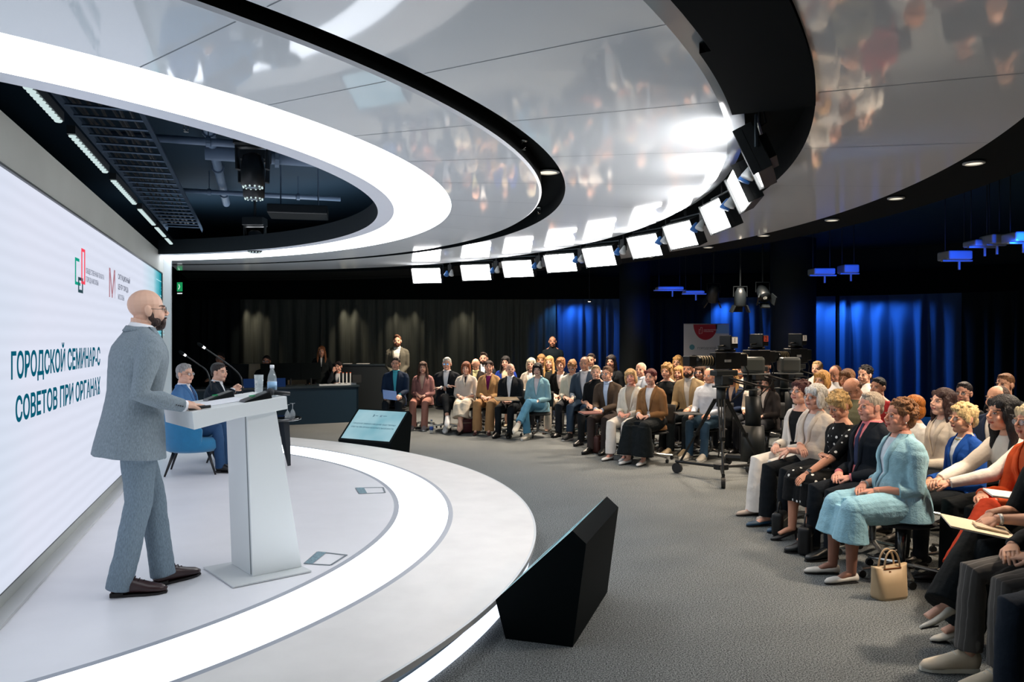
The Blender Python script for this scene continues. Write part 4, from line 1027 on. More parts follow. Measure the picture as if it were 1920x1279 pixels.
# gooseneck microphones
def gooseneck(p, q, pix, bendY, label, yaw=0):
    B = lp(p, q, ltop(p)); o = empty('gooseneck_microphone', B, 0, label, 'microphone', 'gooseneck microphones on the lectern')
    M = lbas(p, q, .001); M.translation = M.translation-B
    mb = MB(); mb.add([M @ Vector(v) for v in ((-.10, -.05, 0), (.08, -.05, 0), (.08, .05, 0), (-.10, .05, 0), (-.09, -.045, .012), (.075, -.045, .045), (.075, .045, .045), (-.09, .045, .012))], [(3, 2, 1, 0), (4, 5, 6, 7), (0, 1, 5, 4), (1, 2, 6, 5), (2, 3, 7, 6), (3, 0, 4, 7)])
    b = mb.build('base', BLKG, o, bevel=.004)
    mb = MB(); mb.box(M @ Vector((-.03, 0, .03)), (.03, .03, .003), M.to_3x3()); mb.build('button', emat('mic_led_green', (40, 160, 100), .5), b)
    pts = [PY(u, v, bendY+dy)-B for u, v, dy in pix]
    c = [pts[0]]
    for i in range(len(pts)-1):
        p0 = pts[max(0, i-1)]; p1 = pts[i]; p2 = pts[i+1]; p3 = pts[min(len(pts)-1, i+2)]
        for k in range(1, 7):
            t = k/6; c.append(.5*((2*p1)+(-p0+p2)*t+(2*p0-5*p1+4*p2-p3)*t*t+(-p0+3*p1-3*p2+p3)*t**3))
    mb = MB(); mb.tube(c, .004, 8); mb.build('neck', mat('mic_neck', (40, 44, 46), .35, metal=.5), o, True)
    d = (c[-1]-c[-2]).normalized(); mb = MB(); mb.tube([c[-1]-d*.006, c[-1]+d*.012], .0075, 12); mb.build('light_ring', emat('mic_ring_glow', (250, 252, 255), 1.6), o, True)
    mb = MB(); mb.tube([c[-1]+d*.012, c[-1]+d*.02, c[-1]+d*.04, c[-1]+d*.05], [.007, .010, .010, .004], 12); mb.build('foam_head', BLKM, o, True)
gooseneck(.20, .13, [(455, 738, 0), (452, 708, 0), (430, 685, -.02), (383, 652, -.12)], 4.93, 'taller gooseneck microphone curving up left over the lectern, nearer the bottle')
gooseneck(.10, .50, [(397, 733, 0), (389, 698, 0), (372, 683, -.02), (347, 666, -.1)], 5.1, 'lower gooseneck microphone at the far side of the lectern by the seated man')
# handheld microphone, clicker, bottle, glass on lectern
o = empty('handheld_microphone', lp(.275, .12, ltop(.275)+.003), 0, 'black handheld microphone with a ball head lying on the lectern beside the bottle', 'microphone')
mb = MB(); mb.tube([(.10, .10, .018), (.02, .02, .030)], [.012, .016], 12); mb.build('handle', BLK, o, True)
mb = MB(); mb.ball((.005, .005, .034), .026, n=16, m=12); mb.build('grille', mat('mic_grille', (40, 44, 48), .6, bump=.6, bs=300), o, True)
o = empty('presentation_clicker', lp(-.16, .12, ltop(-.16)), 0, 'black slim clicker on the lectern edge under the speaker hand', 'clicker')  # slim presentation clicker under the hand
mb = MB(); M = lbas(-.16, .12, .012); M.translation -= o.location; mb.tube([M @ Vector((-.05, .03, 0)), M @ Vector((.06, -.03, 0))], [(.012, .009)]*2, 10); mb.build('body', BLK, o, True)
mb = MB(); mb.box(M @ Vector((.02, -.008, .009)), (.03, .01, .003), M.to_3x3()); mb.build('clip', mat('clip_grey', (90, 95, 100), .3, metal=.7), o)
GLASS = mat('clear_glass', (235, 245, 248), .04, alpha=.22, spec=.9)
def bottle(loc, label, h=.22, cap=(240, 242, 245), grp=None, lab=(150, 190, 225)):
    o = empty('water_bottle', loc, 0, label, 'bottle', grp); k = h/.22
    mb = MB(); mb.lathe([(.028*k, 0), (.032*k, .01*k), (.031*k, .12*k), (.026*k, .15*k), (.013*k, .185*k), (.0125*k, .2*k)], n=20); mb.build('body', GLASS, o, True)
    mb = MB(); mb.lathe([(.0265*k, .008*k), (.0285*k, .06*k), (.0275*k, .11*k)], n=18); mb.build('water', mat('water_tint', (200, 215, 222), .05, alpha=.3, spec=.8), o, True)
    mb = MB(); mb.lathe([(.0322*k, .05*k), (.0322*k, .105*k)], n=20); mb.build('label_band', mat('bottle_label_%d' % lab[0], lab, .5), o, True)
    mb = MB(); mb.lathe([(.015*k, .198*k), (.015*k, .218*k), (.012*k, .221*k)], n=16); mb.build('cap', mat('cap_%d' % cap[0], cap, .4), o, True)
    return o
def tumbler(loc, label, h=.13, r=.03, grp=None):
    mb = MB(); mb.lathe([(r*.8, 0), (r, h), (r-.002, h), (r*.8-.002, .006)], n=20); o = mb.build('drinking_glass', GLASS, None, True, loc=loc); return tag(o, label, 'glass', grp)
bottle(lp(.315, .17, ltop(.315)-.002), 'clear water bottle with white cap on the front corner of the lectern', .205)
tumbler(lp(.28, .30, ltop(.30)-.002), 'straight drinking glass standing beside the water bottle on the lectern', .14, .030)
# ---- floor monitors
PROF = [(0, 0), (.386, 0), (.461, .57), (.384, .636), (-.06, .212)]
SCRB = bpy.data.materials.new('monitor_screen'); SCRB.use_nodes = True; nt = SCRB.node_tree; N = nt.nodes; L = nt.links
N.remove(N['Principled BSDF']); em = N.new('ShaderNodeEmission'); tc = N.new('ShaderNodeTexCoord'); nz = N.new('ShaderNodeTexNoise'); nz.inputs['Scale'].default_value = 2.2; r = N.new('ShaderNodeValToRGB'); e = r.color_ramp.elements
e[0].position = .3; e[0].color = lin((120, 172, 186)); e[1].position = .7; e[1].color = lin((172, 205, 214)); L.new(tc.outputs['Object'], nz.inputs['Vector']); L.new(nz.outputs['Fac'], r.inputs[0]); L.new(r.outputs[0], em.inputs[0])
g_ = N.new('ShaderNodeBsdfGlossy'); g_.inputs['Roughness'].default_value = .05; g_.inputs['Color'].default_value = (.06, .06, .06, 1); a_ = N.new('ShaderNodeAddShader'); L.new(em.outputs[0], a_.inputs[0]); L.new(g_.outputs[0], a_.inputs[1]); L.new(a_.outputs[0], N['Material Output'].inputs[0])
em.inputs[1].default_value = .84
def monitor(org, xd, ed, ln, label, withtext):
    xd = Vector((*xd, 0)).normalized(); ed = Vector((*ed, 0)).normalized(); o = empty('floor_monitor', org, 0, label, 'monitor')
    q = lambda x, z, e_: xd*x+ed*e_+ZU*z
    mb = MB(); vs = [q(x, z, 0) for x, z in PROF]+[q(x, z, ln) for x, z in PROF]; mb.add(vs, [(0, 1, 2, 3, 4), (9, 8, 7, 6, 5)]+[(i, i+5, (i+1) % 5+5, (i+1) % 5) for i in range(5)])
    mb.build('housing', mat('monitor_black', (3, 10, 12), .6, spec=.08), o)
    a = q(-.06, .212, 0); b_ = q(.384, .636, 0); up = (b_-a).normalized(); n_ = up.cross(-ed).normalized()
    if n_.z < 0: n_ = -n_
    A = a+up*.035+ed*.035+n_*.002; W1 = ed*(ln-.07); H1 = up*((b_-a).length-.06)
    mb = MB(); mb.add([A, A+W1, A+W1+H1, A+H1, A-n_*.004, A+W1-n_*.004, A+W1+H1-n_*.004, A+H1-n_*.004], [(0, 1, 2, 3), (7, 6, 5, 4), (0, 4, 5, 1), (1, 5, 6, 2), (2, 6, 7, 3), (3, 7, 4, 0)])
    s_ = mb.build('screen', SCRB, o)
    if withtext:
        sgn = W1.normalized(); ex = -sgn if True else sgn
        ex = sgn if sgn.x > 0 else -sgn; org2 = A if sgn.x > 0 else A+W1
        for body, sz, fx, fy in (('ГОРОДСКОЙ СЕМИНАР-СОВЕЩАНИЕ ОБЩЕСТВЕННЫХ', .036, .5, .50), ('СОВЕТОВ ПРИ ОРГАНАХ ИСПОЛНИТЕЛЬНОЙ ВЛАСТИ', .036, .5, .38)):
            M = basis(ex, up, ex.cross(up), org2+ex*(W1.length*fx)+H1*fy+n_*.0015); t = text(body, sz, 'screen_text', emat('monitor_text', (40, 75, 90), 1.0), s_, M, .8, .0004, 'CENTER')
        M = basis(ex, up, ex.cross(up), org2+ex*(W1.length*.5)+H1*.78+n_*.0015)
        text('М', .05, 'emblem_letter', emat('monitor_text2', (60, 60, 90), 1.0), s_, M @ TR(.02, 0, 0), .8, .0004)
        mb = MB()
        for x in (-.10, -.085): mb.box(M @ Vector((x, .02, 0)), (.008, .05 if x < -.09 else .035, .001), M.to_3x3())
        for x, w_ in ((-.04, .05), (.11, .07)): mb.box(M @ Vector((x, .02, 0)), (w_, .006, .001), M.to_3x3())
        mb.build('emblem_marks', emat('monitor_text', (40, 75, 90), 1.0), s_)
    return o
monitor(Vector((-.036, 4.364, 0)), (.95, -.31), (.31, .95), .97, 'black wedge floor monitor seen from its side, nearest to the camera', True)
monitor(Vector((-1.68, 10.97, 0)), (.48, .87), (-.87, .48), .95, 'black wedge floor monitor with lit pale blue screen beyond the stage', True)
# ---- blue lounge chairs on the stage
BLUE = mat('armchair_blue', (22, 112, 158), .85, sheen=.4, var=.06, vs=20, bump=.1, bs=150); LEGB = mat('chair_leg_black', (22, 20, 22), .4)
def lounge(loc, yaw, label):
    o = empty('lounge_chair', loc, yaw, label, 'armchair')
    mb = MB(); n = 28; vs = []; rows = 7
    for i in range(n+1):
        t = -1+2*i/n; an = -pi/2+t*radians(118); R_ = .36
        top = .60+.12*max(0, cos(t*1.45))**1.2-.05*abs(t)**6*2
        for side_ in (0, 1):
            for j in range(rows):
                f = j/(rows-1); z = .26+(top-.26)*f; rr_ = R_*(.80+.20*f**.6)-(0.075*(1-.25*f) if side_ else 0)
                edge = .02*(1 if j in (0, rows-1) else 0)
                vs.append((rr_*cos(an)*(1.0), rr_*sin(an)*.95, z-edge*0))
    K = rows*2; fs = []
    for i in range(n):
        a0 = i*K; b0 = a0+K
        for j in range(rows-1): fs += [(a0+j, b0+j, b0+j+1, a0+j+1), (a0+rows+j+1, b0+rows+j+1, b0+rows+j, a0+rows+j)]
        fs += [(a0+rows-1, b0+rows-1, b0+K-1, a0+K-1), (a0, a0+rows, b0+rows, b0)]
    for a0 in (0, n*K): fs += [(a0+j, a0+j+1, a0+rows+j+1, a0+rows+j) for j in range(rows-1)]
    mb.add(vs, fs); s_ = mb.build('shell', BLUE, o, True, .02); s_.modifiers['bevel'].segments = 3
    mb = MB(); mb.lathe([(.05, .24), (.27, .25), (.31, .29), (.31, .37), (.28, .405), (.05, .415)], (0, .03, 0), 28); mb.build('seat_cushion', BLUE, o, True)
    for sx, sy in ((-1, 1), (1, 1), (-1, -1), (1, -1)):
        mb = MB(); mb.tube([(sx*.17, sy*.17+.02, .27), (sx*.26, sy*.26+.02, 0.002)], [.020, .010], 10); mb.build('leg', LEGB, o, True)
    return o
L1 = Vector((-3.62, 8.78, STG)); L2 = Vector((-3.48, 9.7, STG))
Y1 = face_yaw((0, 0), (.96, .28)); Y2 = face_yaw((0, 0), (.95, .1))
lounge(L1, Y1, 'blue upholstered armchair with black legs under the grey-haired man')
lounge(L2, Y2, 'blue upholstered armchair partly hidden behind the lectern under the young man')
# ---- side table with bottles and glasses
tb_ = Vector((-2.80, 9.25, STG)); o = empty('side_table', tb_, 0, 'low black side table with glasses on it behind the lectern', 'side table')
mb = MB(); mb.lathe([(.27, .54), (.29, .545), (.29, .565), (.27, .57)], n=36); mb.build('table_top', mat('table_black', (14, 20, 24), .15, coat=.6), o, True)
for a_, w_ in ((-.25, .05), (1.9, .05), (4.0, .05)):
    mb = MB(); c, s_ = cos(a_), sin(a_); mb.tube([(c*.1, s_*.1, .54), (c*.13, s_*.13, .27), (c*.17, s_*.17, .002)], [(.065, .02), (.05, .016), (.02, .012)], 4); mb.build('leg', mat('table_leg', (26, 32, 38), .3), o)
for i, (dx, dy, nm) in enumerate(((-.14, -.12, 'upturned stemmed glass at the left'), (.02, -.2, 'upturned stemmed glass at the near edge'), (.15, -.06, 'upturned stemmed glass at the right edge'), (.16, .12, 'upturned stemmed glass at the far right'))):
    q = MB(); q.lathe([(.032, .0), (.034, .03), (.02, .07), (.004, .09), (.004, .15), (.028, .155), (.028, .158)], n=16); tag(q.build('stemmed_glass', GLASS, None, True, loc=tb_+Vector((dx, dy, .571))), nm+' of the low side table', 'glass', 'upturned glasses on the side table')
bottle(tb_+Vector((-.05, .06, .571)), 'water bottle among upturned glasses on the low black side table', .2)
# ---- control desk at the back
NAVY = mat('desk_navy', (14, 40, 56), .5, spec=.3)
d0 = PZ(672, 791, 0); d1 = Vector((-6.6, 14.1, 0)); dd = (d1-d0).normalized(); dn = Vector((-dd.y, dd.x, 0)); dn = dn if dn.y > 0 else -dn
o = empty('control_desk', (d0+d1)/2, 0, 'long dark navy control desk with monitors behind the stage', 'desk')
c_ = (d0+d1)/2; R_ = basis(dd, dn, ZU if dd.cross(dn).z > 0 else -ZU, (0, 0, 0)).to_3x3(); Ld = (d1-d0).length
mb = MB(); mb.box(dn*.02+ZU*.355, (Ld, .04, .71), R_); mb.build('front_panel', NAVY, o)
mb = MB(); mb.box(dn*.38+ZU*.73, (Ld+.04, .8, .035), R_); mb.build('desk_top', mat('desk_top', (30, 44, 52), .35), o)
for sx in (-1, 1):
    mb = MB(); mb.box(dd*(sx*(Ld/2-.02))+dn*.38+ZU*.355, (.04, .76, .71), R_); mb.build('side_panel', NAVY, o)
def onpx(u, v, Y): return PY(u, v, Y)
dz = .7475
def deskpt(u, back): # point on the desk at image column u, set back from the front edge
    k = (u-CX)/F; A = d0+dn*back; t = (A.y*k-A.x)/(dd.x-k*dd.y); return A+dd*t
for i, (u, w_) in enumerate(((508, .40), (545, .40), (583, .40))):
    p = deskpt(u, .45)+ZU*dz; m_ = empty('desktop_monitor', p, atan2(dd.y, dd.x), ['leftmost black desktop monitor turned away on the control desk', 'middle black desktop monitor turned away on the control desk', 'right black desktop monitor turned away on the control desk, near the standing woman'][i], 'monitor', 'monitors on the control desk')
    mb = MB(); mb.box((0, 0, .28), (w_, .03, .34)); mb.build('display', BLKM, m_, bevel=.004)
    mb = MB(); mb.tube([(0, .0, .14), (0, 0, .01)], .02, 8); mb.box((0, 0, .008), (.2, .16, .012)); mb.build('stand', BLK, m_)
for i, (u, vt) in enumerate(((648, 0), (626, 0))):
    p = deskpt(u, .2 if i == 0 else .08)+ZU*dz
    o = empty('control_console' if i else 'card_rack', p, atan2(dd.y, dd.x), 'white card rack with four upright tabs on the control desk end' if not i else 'low white control console strip on the edge of the control desk', 'rack' if not i else 'console')
    if i == 0:
        mb = MB(); mb.box((0, 0, .02), (.42, .08, .04)); mb.build('tray', mat('tray_white', (205, 210, 212), .4), o)
        for k in range(4):
            mb = MB(); mb.box((-.09+k*.075, .03, .14), (.018, .02, .2)); mb.build('tab', mat('tab_white', (235, 236, 232), .5), o)
            mb = MB(); mb.box((-.09+k*.075, .03, .247), (.03, .022, .012)); mb.build('tab_top', mat('tab_orange', (220, 90, 40), .5), o)
        mb = MB(); mb.box((-.22, .05, .12), (.18, .03, .16)); mb.build('display', BLK, o)
    else:
        mb = MB(); mb.box((0, 0, .015), (.60, .07, .03)); mb.build('body', mat('tray_white', (205, 210, 212), .4), o)
        for k in range(5):
            mb = MB(); mb.box((-.24+k*.12, 0, .034), (.05, .03, .008)); mb.build('key', BLK, o)
# back counter
b0 = PY(735, 684, 16.9); o = empty('back_counter', (-4.6, 17.0, 0), 0, 'tall black counter running in front of the grey curtain', 'counter')
mb = MB(); mb.box((0, 0, .555), (4.1, .06, 1.11)); mb.build('front_panel', mat('counter_black', (16, 24, 28), .6), o)
mb = MB(); mb.box((0, .2, 1.12), (4.1, .5, .03)); mb.build('counter_top', mat('counter_top', (26, 36, 40), .4), o)
for i, (u, w_) in enumerate(((652, .16), (681, .26))):
    p = PY(u, 684, 17.1); sheet(TR(p.x, 17.1, 1.1352), w_, .2, .012, (228, 228, 224), 'paper_stack', 'small white paper stack on the back counter, %s' % ('left one' if i == 0 else 'right, wider one'), 'papers', 'paper stacks on the back counter')
for i, (u, v) in enumerate(((467, 716), (525, 715))):
    p = deskpt(u, .1)+ZU*dz; o = empty('tent_card', p, atan2(dd.y, dd.x), 'small blue printed tent card on the control desk, %s' % ('left one, beside the clasped hands' if i == 0 else 'right one behind the water bottle'), 'card', 'blue tent cards')
    mb = MB(); mb.box((0, 0, .085), (.21, .008, .17), RX(.12).to_3x3()); mb.build('card', emat('card_blue_glow', (26, 46, 84), .6), o)  # printed card given a glow of its own, though it is no lamp
    mb = MB(); mb.box((0, -.006, .13), (.12, .003, .008), RX(.12).to_3x3()); mb.build('printed_line', mat('card_white', (190, 205, 225), .6), o)
def officechair(name, seatcol, label, loc, yaw, grp, hb=1.0):
    o = empty(name, loc, yaw, label, 'office chair', grp)
    sm = mat('seat_%d_%d_%d' % seatcol, seatcol, .8)
    mb = MB(); mb.ball((0, .0, .395), (.225, .225, .032), n=24, m=10); mb.build('seat', sm, o, True)
    if hb:
        mb = MB(); n = 12; vs = []
        for i in range(n+1):
            t = -1+2*i/n
            for j in range(6):
                f = j/5; vs.append((t*.205*(1-.12*abs(f-.5)), -.235-.02*(1-t*t)-.06*f, .50+.26*hb*f))
        nn = len(vs); vs += [(x, y-.03, z) for x, y, z in vs]; fs = [(i*6+j, (i+1)*6+j, (i+1)*6+j+1, i*6+j+1) for i in range(n) for j in range(5)]; fs += [tuple(nn+x for x in reversed(f)) for f in fs]
        rim = [i*6 for i in range(n+1)]+[n*6+j for j in range(1, 6)]+[i*6+5 for i in range(n-1, -1, -1)]+[j for j in range(4, 0, -1)]
        fs += [(rim[i], nn+rim[i], nn+rim[(i+1) % len(rim)], rim[(i+1) % len(rim)]) for i in range(len(rim))]
        mb.add(vs, fs); mb.build('backrest', sm, o, True)
        mb = MB(); mb.tube([(0, -.1, .36), (0, -.27, .38), (0, -.315, .52), (0, -.31, .66)], [(.03, .01)]*4, 8); mb.build('back_stem', BLK, o)
    mb = MB(); mb.tube([(0, 0, .37), (0, 0, .09)], [.035, .022], 12); mb.build('gas_lift', mat('lift_metal', (120, 124, 128), .25, metal=.9), o, True)
    mb = MB()
    for k in range(5):
        a_ = 2*pi*k/5+.3; mb.tube([(0, 0, .10), (cos(a_)*.29, sin(a_)*.29, .065)], [(.024, .018), (.016, .011)], 8)
    mb.build('star_base', mat('base_chrome', (190, 190, 186), .2, metal=.9), o)
    for k in range(5):
        a_ = 2*pi*k/5+.3; mb = MB(); mb.tube([(cos(a_)*.29-.012, sin(a_)*.29, .028), (cos(a_)*.29+.012, sin(a_)*.29, .028)], .027, 10); mb.build('caster', BLK, o)
    return o
for i, (u, v, Y, nm) in enumerate(((481, 671, 16.5, 'left beige'), (555, 674, 16.5, 'right beige'))):
    p = PY(u, v, Y); c = officechair('operator_chair', (170, 158, 136), nm+' operator chair back showing above the desk monitors', (p.x, Y, 0), pi+.2, 'beige operator chairs', 2.5)
# ---- roll-up banner
bp_ = PY(1324.5, 608, 14.6); o = empty('rollup_banner', (bp_.x, 14.6, 0), 0, 'white roll-up banner with a dark red half disc behind the audience', 'banner')
bw = 85/F*14.6
mb = MB(); mb.box((0, 0, 1.0), (bw, .006, 1.92)); mb.build('sheet', mat('banner_white', (188, 192, 200), .6), o)
mb = MB(); mb.box((0, 0, .03), (bw+.02, .12, .06)); mb.build('base', mat('banner_base', (150, 152, 155), .3, metal=.8), o); mb = MB(); mb.box((0, 0, 1.965), (bw, .02, .015)); mb.build('top_rail', mat('banner_base', (150, 152, 155), .3, metal=.8), o)
mb = MB(); n = 24; pts = [(-.02+.225*cos(pi+pi*i/n), -.0045, 1.955+.29*sin(pi+pi*i/n)) for i in range(n+1)]; mb.add(pts+[(x, y-.001, z) for x, y, z in pts], [tuple(range(n+1)), tuple(range(2*n+1, n, -1))]); mb.build('red_half_disc', mat('banner_red', (150, 22, 44), .6), o)
mb = MB(); mb.box((.30, -.0045, 1.87), (.25, .002, .17)); mb.build('blue_corner', mat('banner_sky', (120, 165, 215), .6), o)
wm = mat('banner_print_white', (240, 220, 225), .6); XM = RX(pi/2)
for i, t_ in enumerate(('ОБЩЕСТВЕННАЯ ПАЛАТА', 'ГОРОДА МОСКВЫ')): text(t_, .024, 'banner_text', wm, o, TR(-.055, -.007, 1.845-.03*i) @ XM, .85, .0004)
mb = MB()
for x, z0, z1, w_ in ((-.125, 1.78, 1.86, .03), (-.095, 1.79, 1.90, .03)):
    for bx, bz, sx, sz in ((x-w_/2, (z0+z1)/2, .004, z1-z0), (x+w_/2, (z0+z1)/2, .004, z1-z0), (x, z0, w_, .004), (x, z1, w_, .004)): mb.box((bx, -.007, bz), (sx, .001, sz))
mb.build('emblem', wm, o)
text('ГОРОДСКОЙ', .055, 'banner_text', mat('banner_dark', (40, 60, 80), .6), o, TR(-.17, -.0045, 1.49) @ XM, 1, .0004)
mb = MB(); mb.lathe([(.05, -.003), (.05, 0)], (-.27, -.004, 1.53), 16, RX(pi/2).to_3x3()); mb.build('round_mark', mat('banner_teal', (70, 130, 150), .6), o)
# ---- television cameras
CAMB = mat('camera_black', (7, 11, 13), .4, spec=.4)
def tvcam(base, yaw, label, num, ncol, tripod=True, hz=1.20, grp='broadcast cameras', card=True):
    o = empty('television_camera', base, yaw, label, 'camera', grp)   # local +y = lens direction
    G = mat('camera_grey', (28, 34, 36), .45); 
    mb = MB(); mb.box((0, -.06, hz+.30), (.13, .36, .20)); mb.box((0, -.06, hz+.42), (.05, .26, .03)); mb.box((0, -.28, hz+.31), (.12, .10, .15)); mb.build('body', CAMB, o, bevel=.008)
    mb = MB(); mb.tube([(0, .1, hz+.30), (0, .30, hz+.30), (0, .38, hz+.30)], [.055, .062, .075], 20); mb.build('lens', BLKG, o, True)
    mb = MB()
    for k in range(5): mb.tube([(0, .14+.035*k, hz+.30), (0, .155+.035*k, hz+.30)], .064, 20)
    mb.build('lens_rings', mat('ring_brass', (110, 100, 80), .35, metal=.6), o)
    mb = MB(); mb.box((0, .43, hz+.30), (.15, .10, .12)); mb.build('matte_box', CAMB, o, bevel=.006)
    mb = MB(); mb.box((0, -.12, hz+.52), (.20, .10, .14)); mb.box((0, -.06, hz+.52), (.23, .02, .17)); v_ = mb.build('viewfinder', CAMB, o, bevel=.006)
    if card:
        mb = MB(); mb.box((0.0, -.068, hz+.675), (.085, .004, .085)) if False else mb.box((-.105, -.12, hz+.545), (.004, .08, .075)); mb.build('number_card', mat('card_%d' % ncol[0], ncol, .6), v_)
        M = TR(-.1075, -.10, hz+.52) @ RZ(-pi/2) @ RX(pi/2); text(num, .08, 'number', mat('number_ink', (30, 30, 34), .6), v_, M, 1, .0004)
    mb = MB(); mb.tube([(0, .02, hz+.41), (0, .04, hz+.47), (0, -.10, hz+.485), (0, -.2, hz+.42)], .012, 8); mb.build('carry_handle', CAMB, o, True)
    mb = MB(); mb.tube([(.03, -.33, hz+.28), (.05, -.42, hz+.15), (.03, -.36, hz-.05), (.05, -.1, hz-.25), (.06, 0, .25)], .009, 6); mb.build('cable', CAMB, o, True)
    mb = MB(); mb.box((-.067, -.05, hz+.30), (.004, .09, .03)); mb.build('side_label', mat('cam_label', (120, 124, 126), .5), o)
    mb = MB(); mb.box((0, -.04, hz+.155), (.15, .30, .07)); mb.box((0, -.04, hz+.07), (.17, .16, .12)); mb.build('pan_head', G, o, bevel=.012)
    for s_ in (-1, 1):
        mb = MB(); mb.tube([(s_*.08, -.05, hz+.10), (s_*.14, -.35, hz+.02), (s_*.15, -.55, hz-.02)], .012, 8); mb.build('pan_handle', CAMB, o, True)
    mb = MB(); mb.lathe([(.105, hz-.02), (.105, hz+.0), (.075, hz+.0), (.075, hz+.02)], n=24); mb.tube([(0, 0, hz-.01), (0, 0, hz-.25)], [.055, .055], 18); mb.build('column', G, o, True)
    if tripod:
        for k in range(3):
            a_ = 2*pi*k/3+.5; c, s_ = cos(a_), sin(a_); t_ = Vector((-s_, c, 0))*.035
            e_ = Vector((c*.55, s_*.55, .16)); tp = Vector((c*.07, s_*.07, hz-.16)); mb = MB()
            mb.tube([tp+t_, tp.lerp(e_, .55)+t_*.6], .012, 8); mb.tube([tp-t_, tp.lerp(e_, .55)-t_*.6], .012, 8); mb.tube([tp, tp.lerp(e_, .5)], .008, 6); mb.tube([tp.lerp(e_, .45), e_], .015, 8); mb.box(tp.lerp(e_, .55), (.05, .05, .05)); mb.build('tripod_leg', CAMB, o)
        mb = MB()
        for k in range(3):
            a_ = 2*pi*k/3+.5; c, s_ = cos(a_), sin(a_); mb.tube([(c*.06, s_*.06, .15), (c*.62, s_*.62, .15)], .02, 8)
        mb.tube([(0, 0, .12), (0, 0, .18)], .09, 14); mb.build('dolly', CAMB, o)
        for k in range(3):
            a_ = 2*pi*k/3+.5; c, s_ = cos(a_), sin(a_); mb = MB(); mb.tube([(c*.60-s_*.022, s_*.60+c*.022, .066), (c*.60+s_*.022, s_*.60-c*.022, .066)], .064, 18); mb.tube([(c*.60, s_*.60, .07), (c*.60, s_*.60, .15)], .018, 8); mb.build('wheel', mat('wheel_rubber', (20, 22, 24), .5), o)
    else:
        mb = MB(); mb.lathe([(.10, .55), (.10, hz-.2), (.07, hz-.2)], n=20); mb.lathe([(.16, .1), (.14, .56)], n=20); mb.build('pedestal', mat('pedestal_black', (18, 24, 26), .5), o, True)
        mb = MB()
        for k in range(3):
            a_ = 2*pi*k/3+.2; mb.tube([(0, 0, .13), (cos(a_)*.4, sin(a_)*.4, .10)], .05, 8)
        mb.build('pedestal_base', CAMB, o)
        for k in range(3):
            a_ = 2*pi*k/3+.2; mb = MB(); mb.tube([(cos(a_)*.4-.03, sin(a_)*.4, .06), (cos(a_)*.4+.03, sin(a_)*.4, .06)], .058, 16); mb.build('wheel', mat('wheel_rubber', (20, 22, 24), .5), o)
    return o
def tvat(u, Y): return Vector(((u-CX)/F*Y, Y, 0))
c1, c2_, c3_ = tvat(1352, 9.35), tvat(1412, 10.1), tvat(1486, 10.7)
tvcam(c1, face_yaw(c1, (-3, 7.5)), 'broadcast camera on a wheeled tripod, leftmost of three, white number card', '1', (220, 222, 225), True, 1.12)
cam2 = tvcam(c2_, face_yaw(c2_, (-3, 7.0)), 'middle broadcast camera with an orange red number card on its viewfinder', '2', (235, 90, 70), False, 1.14)
cam3 = tvcam(c3_, face_yaw(c3_, (-3, 6.5)), 'rightmost broadcast camera on a pedestal, standing before the wide grey column', '3', (225, 225, 225), False, 1.15)
# small prompter boxes beside the cameras
for i, (u, Y, nm) in enumerate(((1411, 9.85, 'grey monitor hood mounted under the middle broadcast camera'), (1479, 10.4, 'grey monitor hood mounted under the rightmost broadcast camera'))):
    p = PY(u, 684, Y); o = empty('battery_hood', (p.x, Y, p.z-.11)); pc = (cam2, cam3)[i]; o.parent = pc; o.matrix_parent_inverse = (TR(*pc.location) @ RZ(pc.rotation_euler.z)).inverted()
    mb = MB(); mb.box((0, 0, .11), (.27, .2, .20)); mb.build('hood', mat('hood_grey', (64, 70, 70), .45), o, bevel=.035)
    mb = MB(); mb.box((-.02, 0, -.005), (.34, .24, .01)); mb.build('tray', mat('hood_tray', (120, 126, 128), .4), o)
    mb = MB(); mb.tube([(-.06, 0, -.01), (-.06, 0, -.20)], .055, 16); mb.lathe([(.13, -.21), (.13, -.2)], (-.06, 0, 0), 20); mb.build('post', mat('hood_post', (34, 42, 44), .45), o, True)
# ---- bags and bottles on the carpet
o = empty('handbag', PZ(1667, 1120, 0), radians(18), 'cream leather handbag with two handles on the carpet beside the woman in light blue', 'handbag')
LTH = mat('bag_cream', (196, 172, 138), .5, spec=.4, var=.04, vs=6)
mb = MB(); vs = []
for z, hx, hy, b_ in ((0, .115, .062, 0), (.02, .12, .065, 0), (.10, .125, .05, 0), (.20, .135, .028, 0), (.215, .14, .022, 0)):
    n = 24
    for i in range(n):
        a_ = 2*pi*i/n; cx_, cy_ = cos(a_), sin(a_); vs.append((hx*abs(cx_)**.5*(1 if cx_ > 0 else -1), hy*abs(cy_)**.6*(1 if cy_ > 0 else -1), z-(.02*(1-abs(cx_)) if z > .2 else 0)))
fs = [(i*24+k, i*24+(k+1) % 24, (i+1)*24+(k+1) % 24, (i+1)*24+k) for i in range(4) for k in range(24)]+[tuple(range(23, -1, -1)), tuple(96+k for k in range(24))]
mb.add(vs, fs); mb.build('bag_body', LTH, o, True)
for s_ in (-1, 1):
    mb = MB(); mb.tube([(.062*cos(pi*i/12), s_*.026-.004*s_*sin(pi*i/12), .195+.115*sin(pi*i/12)) for i in range(13)], .0058, 8); mb.build('handle', mat('bag_handle', (188, 162, 128), .45), o, True)
mb = MB(); mb.box((-.03, -.032, .155), (.016, .004, .055), RY(.3).to_3x3()); mb.build('leather_tag', mat('bag_tag', (150, 92, 50), .5), o)
mb = MB(); mb.box((0, -.030, .196), (.14, .004, .007)); mb.build('trim_strip', mat('bag_tag', (150, 92, 50), .5), o)
